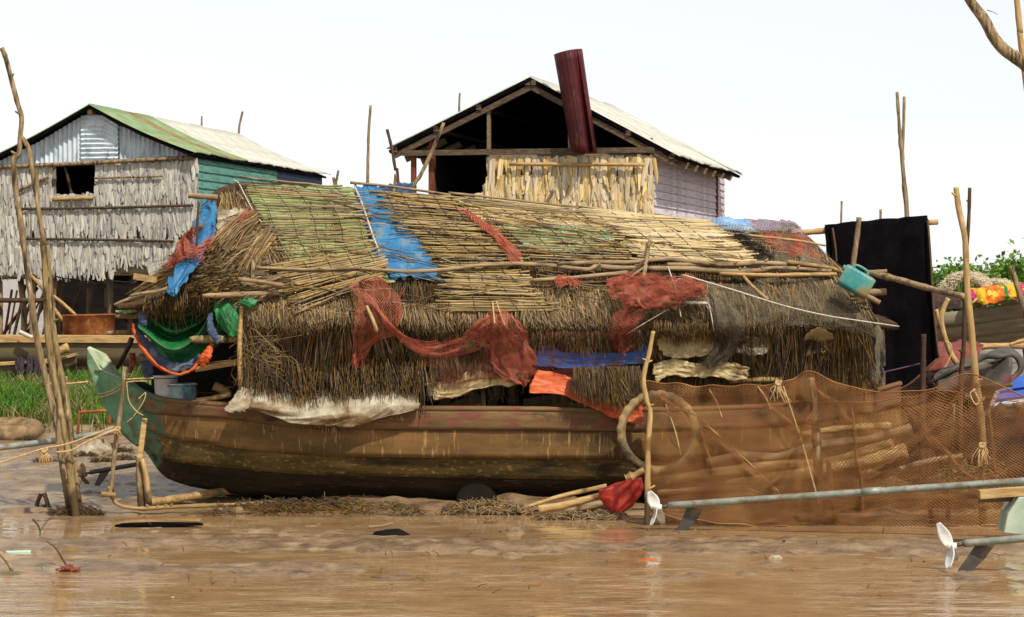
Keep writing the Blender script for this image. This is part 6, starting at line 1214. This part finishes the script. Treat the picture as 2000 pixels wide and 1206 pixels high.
# long-tail motor shafts
shaft('grey propeller shaft with white blades lying before the net fence', [(1306, 988), (2060, 936)], 7, (20.4, 19.6), (1282, 992), [(1268, 960, 17, .02, .5), (1272, 1026, 18, -.12, .9), (1296, 1024, 14, .12, .2)], [(1344, 987), (1376, 985), (1366, 1010), (1345, 1033), (1318, 1045), (1302, 1046), (1326, 1028)], (W['iron'], W['prop_white'], W['fin']), (.51, .56))
shaft('short propeller shaft with white blades in the foreground water', [(1882, 1062), (2060, 1047)], 7.5, (17.6, 17.4), (1856, 1068), [(1832, 1022, 17, .02, .5), (1852, 1110, 24, -.12, .8), (1868, 1095, 14, .1, .3)], [(1908, 1062), (1947, 1060), (1925, 1090), (1895, 1120), (1862, 1136), (1862, 1128), (1885, 1095)], (W['iron'], W['prop_white'], W['fin']))
t = E('boat_bow', 'pale green boat bow with a plank across at the frame edge', 'boat', P(1985, 1040, 19.2))
V, Fc = prismVF([P(1990, 972, 19.2), P(2060, 968, 19.2), P(2060, 1052, 19.2), P(1960, 1042, 19.2), P(1968, 1005, 19.2)], np.array([.05, .5, 0])); bev(O('stem', V, Fc, M('bow_pale_green', ['8a9a86', 'a5b19c', 'b9bfa8'], 4, rough=.7, bump=.3, over=('c9b389', 3, .55, .65, (1, 1, 1))), t, sm=False), .01)
O('plank', *beamVF(P(1912, 966, 19.3), P(2060, 955, 19.3), .12, .07), W['plank_tan'], t, sm=False)
O('plank', *beamVF(P(1912, 976, 19.45), P(2060, 972, 19.45), .10, .04), W['plank'], t, sm=False)

# stern: pole with black cloth and posts
stick('cloth_pole', 'rough pole carrying the black cloth behind the stern', 'pole', [(1560, 456), (1620, 450), (1720, 441), (1832, 434)], 6, 5, W['pole_pale'], Y=24.0, n=24)
rows = [[(1610, 450, 24.06), (1670, 442, 24.06), (1745, 436, 24.06), (1813, 431, 24.06)], [(1612, 444, 23.96), (1670, 438, 23.96), (1745, 432, 23.96), (1812, 427, 23.96)], [(1614, 500, 23.93), (1675, 500, 23.9), (1748, 500, 23.93), (1816, 490, 23.9)], [(1625, 620, 23.93), (1685, 620, 23.88), (1755, 620, 23.92), (1822, 600, 23.88)], [(1640, 765, 23.95), (1700, 765, 23.9), (1765, 760, 23.92), (1834, 700, 23.9)]]
BC = cloth('black_cloth', 'large black cloth with a brown hem hung over a pole behind the stern', 'cloth', rows, W['t_black'], mode='Y', fold=(.045, 7, 1.0), nu=90, nv=70, seed=140, rag=1)
for hp in ([(1812, 430, 23.9), (1817, 495, 23.84), (1823, 600, 23.82), (1833, 698, 23.84)], [(1626, 446, 23.9), (1631, 480, 23.86), (1634, 512, 23.85)], [(1644, 762, 23.88), (1700, 762, 23.84), (1765, 757, 23.84), (1830, 702, 23.84)]):
    O('hem', *tubeVF(cr([P(*q_) for q_ in hp], 30), .012, 5), M('hem_brown', ['4a3626', '5f4730'], 20, rough=.95, bump=0) if 'hem_brown' not in MATS else MATS['hem_brown'], BC)
stick('post', 'upright weathered post standing before the black cloth behind the jerrycan', 'post', [(1678, 425), (1673, 470), (1666, 520), (1660, 600)], 5, 6, W['stake'], Y=23.6, n=16)
stick('post', 'short stout mooring post before the hem of the black cloth', 'post', [(1804, 653), (1803, 700), (1802, 760), (1800, 900)], 5, 7, W['stake_dark'], Y=22.6, foot=True)
stick('pole', 'slender forked pole standing tall behind the black cloth', 'pole', [(1752, 180), (1756, 240), (1760, 290), (1766, 360), (1772, 440), (1776, 700)], 3, 5, W['stake'], Y=26, n=40, foot=True, branches=[([(1766, 189), (1765, 240), (1763, 290), (1764, 312)], 2.8, 3)])
stick('pole', 'thin pole tip left of the forked pole behind the black cloth', 'pole', [(1644, 393), (1643, 430), (1642, 500), (1642, 760)], 2, 2.5, W['stake'], Y=25.5, n=20, foot=True)
stick('pole', 'short pole tip just showing over the black cloth', 'pole', [(1720, 415), (1720, 440), (1720, 760)], 2.6, 2.8, W['stake'], Y=25, n=20, foot=True)
stick('stern_pole', 'thick round pole running from the jerrycan to the tall stakes', 'pole', [(1700, 534), (1740, 543), (1820, 565), (1886, 580)], 6, 6, W['stake'], Y=[22.4, 22.2, 21.8, 21.4], n=24)
stick('stern_pole', 'sawn pole end sticking out below the jerrycan', 'pole', [(1660, 575), (1700, 572), (1731, 570)], 6.5, 6.5, W['pole'], Y=22.3)
stick('stern_pole', 'lower sawn pole end slanting out under the jerrycan', 'pole', [(1670, 572), (1695, 580), (1718, 592)], 5, 5, W['pole'], Y=22.2)
stick('stern_pole', 'thin pole end above the thick round stern pole', 'pole', [(1690, 532), (1715, 531), (1732, 530)], 3.5, 4, W['stake'], Y=22.4)
rope('rope', 'purple cord running from the stern across the black cloth', [(1700, 733), (1750, 722), (1800, 710)], 1.6, tarp('cord_purple', ['4a2a4a', '6a4460']), Y=22.9)
stick('bough', 'thick bare bough leaning in at the top beside a pale pole', 'bough', [(1880, -25), (1897, 5), (1922, 38), (1940, 72), (1962, 98), (1990, 118), (2040, 160)], 9, 13, W['stake'], Y=21.2, n=36, knots=.07, sides=12, branches=[([(1928, 20), (1940, 24), (1949, 29)], 1, .5), ([(1946, 92), (1952, 88), (1960, 86)], 4, 3), ([(1990, 120), (1988, 108), (1986, 98)], 4, 1)])
stick('pole', 'straight pale pole standing behind the bare bough', 'pole', [(1984, -20), (1992, 60), (1998, 115), (2060, 600)], 6, 6, W['pole_pale'], Y=21.5, n=20)

# plank boat with cloth and fleece, red tarp, folded tube, blue boat, bush
pm = M('boat_plank_grey', ['5d5444', '776b56', '8d8069'], 5, rough=.85, bump=.4, stretch=(.4, 1, 2), over=('4a4233', 3, .5, .68, (.5, 1, 1)))
sidehull('plank_boat', 'grey plank boat loaded with bright cloth behind the tall stakes', 27.5, [(1810, 612), (1870, 608), (1930, 600), (1990, 590), (2060, 580)], [(1810, 692), (1870, 688), (1930, 680), (1990, 672), (2060, 664)], 0, pm, 0, 1.3, 3)
O('gunwale_board', *beamVF(P(1890, 598, 27.35), P(1985, 588, 27.35), .04, .03), W['plank'], None, 'loose grey board lying along the plank boat rail under the bright cloth', 'board', sm=False)
stick('pole', 'long pale pole lying under the plank boat', 'pole', [(1822, 682), (1900, 678), (1960, 676), (2050, 676)], 6, 6, W['pole_pale'], Y=26.6)
stick('pole', 'slanting pale pole end crossing at the frame edge', 'pole', [(1972, 674), (1990, 668), (2030, 655)], 3.5, 3.5, W['pole_pale'], Y=26.4)
cols = [('c02a68', 1894, 1908), ('e3b21e', 1906, 1928), ('de6e18', 1926, 1960), ('2f7d34', 1957, 1968), ('e0b420', 1966, 1990), ('c62c5c', 1986, 2010)]
cm = []
for i, (cc, a, b) in enumerate(cols):
    c0 = [int(cc[k:k + 2], 16) for k in (0, 2, 4)]
    cm.append(tarp('cloth_bright%d' % i, ['%02x%02x%02x' % tuple(int(v * .8) for v in c0), cc], (('2f6d34', 'b03a66', 'd8b63c')[i % 3], 9, .56, .6, (1, 1, 1)), rough=.85))
bc = cloth('bright_cloth', 'bright yellow orange and pink patterned cloth over the plank boat side', 'cloth',
    [[(1890, 566, 27.7), (1925, 562, 27.7), (1960, 557, 27.7), (2030, 554, 27.7)], [(1892, 570, 27.4), (1925, 566, 27.36), (1960, 561, 27.38), (2030, 558, 27.36)], [(1896, 582, 27.26), (1925, 580, 27.22), (1960, 577, 27.26), (2030, 572, 27.22)], [(1902, 592, 27.26), (1925, 597, 27.2), (1960, 590, 27.26), (2030, 588, 27.2)]],
    cm[0], mode='Y', fold=(.05, 9, 1), nu=120, nv=40, seed=150, rag=3)
for m_ in cm[1:]: bc.data.materials.append(m_)
edges_ = [1890] + [b for _, a, b in cols]
pc = np.array([p.center[0] + WPOS[bc.name][0] for p in bc.data.polygons]); pz = np.array([p.center[2] for p in bc.data.polygons])
px_ = pc / 27.3 * F + 1000 + 14 * (fbm(pz * 9, pc * 5, 3, 4) - .5)
bc.data.polygons.foreach_set('material_index', np.clip(np.searchsorted(edges_, px_) - 1, 0, len(cm) - 1).astype(np.int32))
heap_y = 27.9
def fluff(name, label, px, py, Y, w, h, n, mat, seed, cat='net'):
    mb = MB(); r = np.random.RandomState(seed); k = Y / F
    for i in range(n):
        th = r.uniform(0, math.pi); rad = r.uniform(.5, 1) ** .5; p = P(px + w * .5 * math.cos(th) * rad, py - h * math.sin(th) * rad, Y + r.uniform(-.25, .15)); q = [p + r.normal(0, 1, 3) * np.array([5, 3, 3.5]) * k for j in range(5)]
        mb.add(*tubeVF(cr(q, 13), .0028, 3, cap=False))
    O(name, *mb.out(), mat, None, label, cat)
fluff('net_heap', 'fluffy cream heap of fine netting on the plank boat', 1888, 568, 27.9, 92, 32, 3200, M('net_cream', ['bfae8c', 'd3c5a6', 'e2d8bf'], 5, rough=.8, bump=0), 3)
fluff('net_heap', 'low cream roll of netting beside the fluffy heap', 1945, 566, 28.0, 70, 16, 900, MATS['net_cream'], 5)
cloth('striped_cloth', 'dark brown striped cloth hung on the plank boat next to the black cloth', 'cloth', [[(1822, 572, 27.2), (1850, 570, 27.2), (1878, 572, 27.2)], [(1822, 590, 27.15), (1850, 588, 27.15), (1878, 590, 27.15)], [(1822, 606, 27.15), (1850, 604, 27.15), (1878, 604, 27.15)]], tarp('cloth_stripes', ['2b2426', '3d2f2c', '5a3a30'], scale=20, rough=.9), mode='Y', fold=(.02, 3, .5), nu=30, nv=20, seed=160)
cloth('tarpaulin', 'brick red tarpaulin heaped beneath the plank boat', 'tarpaulin', [[(1818, 672, 26.2), (1860, 668, 26.2), (1920, 672, 26.2)], [(1815, 690, 25.6), (1860, 690, 25.5), (1915, 688, 25.6)], [(1808, 720, 25.2), (1850, 722, 25.1), (1900, 716, 25.3)], [(1806, 735, 25.3), (1850, 738, 25.2), (1895, 738, 25.3)]], W['t_rust'], mode='Y', fold=(.12, 3, 2), nu=50, nv=40, seed=162)
def folded_tube():
    rub = M('inner_tube_grey', ['3a3631', '4f4942', '655d51'], 6, rough=.85, bump=.4, over=('7d3a48', 3, .57, .63, (1, 1, 1)), over2=('8c7a2c', 4, .62, .66, (1, 1, 1)))
    t = E('folded_mat', 'folded grey rubber mat with maroon patches lying over a green bow', 'mat', P(1920, 760, 24.2)); A = []
    prof = [(1830, 735), (1850, 722), (1890, 706), (1930, 692), (1965, 684), (1990, 692), (1998, 712), (1985, 732), (1950, 748), (1915, 758), (1890, 765)]
    c = cr(prof, 70); 
    for k in np.linspace(0, 1, 16): A.append(P(c[:, 0] - 6 * k, c[:, 1] + 10 * k * k + 3 * np.sin(c[:, 0] / 9 + k * 4), 24.7 - .55 * k - .05 * np.sin(c[:, 0] / 14.0)))
    solid(O('upper_fold', np.array(A), gridF(16, 70), rub, t), .04)
    c2 = cr([(1832, 738), (1880, 738), (1930, 732), (1975, 728)], 40); A = []
    for k in np.linspace(0, 1, 12): A.append(P(c2[:, 0], c2[:, 1] + 26 * k - 30 * (1 - k) * (c2[:, 0] - 1830) / 150, 24.1 + .1 * np.sin(c2[:, 0] / 17.0 + 3 * k)))
    solid(O('front_fold', np.array(A), gridF(12, 40), rub, t), .04)
folded_tube()
V, Fc = prismVF([P(1870, 752, 24.6), P(1955, 742, 24.6), P(1930, 800, 24.6), P(1895, 830, 24.6), P(1868, 800, 24.6)], np.array([0, .6, 0])); bev(O('boat_bow', V, Fc, M('bow_dark_green', ['243024', '35432f', '4a5238'], 4, rough=.8, bump=.3, over=('5e3a28', 4, .56, .64, (1, 1, 1))), None, 'dark green boat bow under the folded rubber mat', 'boat', sm=False), .02)
t = E('blue_boat', 'blue painted boat side showing at the frame edge behind the net', 'boat', P(1985, 800, 25.2)); bl = M('boat_blue', ['1f3f8c', '2c55a8', '3e6abc'], 4, rough=.6, bump=.2, over=('a89a78', 3, .52, .62, (1, 1, 1)))
for k, (ya, yb, dy, mt) in enumerate(((738, 760, .0, bl), (760, 778, -.05, bl), (778, 790, -.08, W['zinc']))):
    A = [P(np.array([1962 - k * 8, 2000, 2060]), np.array([ya + 6, ya - 2, ya - 12]), 25.4 + dy), P(np.array([1952 - k * 8, 2000, 2060]), np.array([yb + 6, yb - 2, yb - 12]), 25.3 + dy)]
    solid(O('hull_plank', np.array(A), gridF(2, 3), mt, t, sm=False), .04)
A = [P(np.array([1936, 2000, 2060]), np.array([796, 788, 778]), 25.3), P(np.array([1930, 2000, 2060]), np.array([860, 855, 850]), 25.3)]; solid(O('hull_side', np.array(A), gridF(2, 3), W['plank'], t, sm=False), .04)
stick('pole', 'crooked bare stake tied with rope beside the hem of the black cloth', 'stake', [(1852, 583), (1842, 605), (1838, 625), (1848, 668), (1862, 700), (1872, 712)], 5, 5.5, W['pole_pale'], Y=24.4, n=30, branches=[([(1828, 605), (1836, 632), (1846, 664)], 4.5, 5)])
rope('rope', 'pale rope looped from the crooked stake down to the tarpaulin', [(1846, 668), (1856, 672), (1858, 690), (1850, 710), (1845, 718)], 1.6, W['rope'], Y=24.2)
stick('pole', 'leaning weathered stake before the bright cloth at the frame edge', 'stake', [(1974, 520), (1982, 545), (1994, 585), (2004, 620)], 5, 6, W['stake'], Y=25.5)
rope('rope', 'cord loops dangling on the tall knotty stake by the fence', [(1905, 760), (1895, 770), (1905, 790), (1912, 782), (1900, 760)], 1.4, W['rope'], Y=20.75)
stick('stern_board', 'pale bamboo rail ends under the stern thatch', 'pole', [(1425, 744), (1480, 742), (1530, 741)], 5, 5, W['pole_pale'], Y=22.2)
O('board', *beamVF(P(1675, 742, 22.6), P(1712, 738, 22.7), .05, .12), W['plank'], None, 'grey board standing at the stern beside the grey net curtain', 'board', sm=False)

# ---- bushes beyond
def bush(label, px, Y, wpx, toppx, seed, n):
    r = np.random.RandomState(seed); c = P(px, HY, Y); z0 = float(gh(c[0], c[1])); H = HC - (toppx - HY) / F * Y - z0; k = Y / F; Wd = wpx * k / 2
    t = E('bush', label, 'bush', (c[0], c[1], z0), 'bushes behind the plank boat'); mb = MB(); tips = []
    for i in range(34):
        a = r.uniform(0, 6.28); l = r.uniform(.5, 1) ; e_ = np.array([c[0] + math.cos(a) * Wd * l * .9, c[1] + math.sin(a) * Wd * l * .9, z0 + H * r.uniform(.55, 1.0) * (1.05 - .35 * l)]); m_ = (np.array([c[0], c[1], z0]) + e_) / 2 + np.array([0, 0, H * .12])
        q = cr([(c[0] + r.normal(0, .05), c[1], z0 - .05), m_, e_], 8); mb.add(*tubeVF(q, np.linspace(.035, .008, 8), 5)); tips += [q[4], q[5], q[6], q[7]]
    O('stem', *mb.out(), W['bark'], t)
    tips = np.array(tips); b = tips[r.randint(0, len(tips), n)] + r.normal(0, 1, (n, 3)) * np.array([.16, .16, .15]) * (H / 2.2); d = r.normal(0, 1, (n, 3)); d[:, 2] = d[:, 2] * .6 + .25; d /= np.linalg.norm(d, axis=1)[:, None]
    s_ = np.cross(d, r.normal(0, 1, (n, 3))); s_ /= np.linalg.norm(s_, axis=1)[:, None]; L = r.uniform(.09, .19, n)[:, None]; w = L * .28
    V = np.stack([b, b + d * L * .5 + s_ * w, b + d * L, b + d * L * .5 - s_ * w], 1); O('foliage', V.reshape(-1, 3), np.arange(n * 4).reshape(-1, 4), W['leafgreen'], t, kind='stuff', sm=False)
for i, (px, Y, w, tp, n, lb) in enumerate(((1845, 52, 120, 512, 9000, 'leafy green bush rising beside the black cloth'), (1900, 58, 90, 505, 7000, 'lower green bush behind the fluffy netting heap'), (1955, 50, 110, 506, 9000, 'dense green bush behind the bright patterned cloth'), (2010, 48, 120, 488, 9000, 'tall green bush at the frame edge behind the leaning stake'), (1865, 56, 40, 488, 1100, 'thin tall shoot of bush beside the black cloth'), (1780, 54, 130, 512, 4000, 'green bush mostly hidden behind the black cloth'))):
    bush(lb, px, Y, w, tp, 200 + i, n)

# ---- litter scattered over the mud and shallow water
def clod(label, px, py, w, h, mat, seed, group=None, cat='litter', name='mud_lump'):
    Y = WATERY(py); o = heap(name, label, cat, px, Y, w, h, mat, seed, lump=.8)
    if group: o['group'] = group
clod('dark tangle of rubbish sunk in the mud before the hull', 762, 1045, 80, 17, W['rubber_dark'], 301)
stick('twig', 'pale stick poking from the dark rubbish tangle', 'twig', [(720, 1030), (745, 1028), (768, 1022)], 3, 2, W['stake'], Y=20.3)
clod('brown paper box corner lying in the mud before the sawn log', 1005, 1040, 44, 17, W['plank'], 303)
clod('orange rag floating on the mud before the red bag', 1264, 1094, 64, 8, W['t_orange'], 305)
clod('round white shell lying on the foreground mud', 1514, 1090, 34, 12, W['t_sack'], 307)
r = np.random.RandomState(91)
for i in range(80):
    px, py = r.uniform(150, 1990), r.uniform(1035, 1180); clod(('small brown mud lump on the wet mud', 'small pale tan scrap of litter on the wet mud', 'small black lump of litter on the wet mud', 'small tuft of dark straw on the wet mud')[i % 4], px, py, r.uniform(9, 26) * r.uniform(.5, 1), r.uniform(3, 7), W[('stake_mud', 't_sack2', 'rubber_dark', 'straw_dark')[i % 4]], 320 + i, ('small brown mud lumps', 'small pale scraps', 'small black lumps', 'small straw tufts')[i % 4])
for i in range(44):
    px, py = r.uniform(60, 1990), r.uniform(1030, 1170); Y = WATERY(py); a = r.uniform(-1.2, 1.2); l = r.uniform(8, 26)
    stick('twig', 'small dark twig lying on the wet mud', 'twig', [(px, py), (px + l * .5 * math.sin(a), py - l * .3 * abs(math.cos(a)) - 1), (px + l * math.sin(a), py - l * .45 * abs(math.cos(a)) - 1)], .9, .6, W['stake_dark'], Y=Y, group='small twigs on the mud')
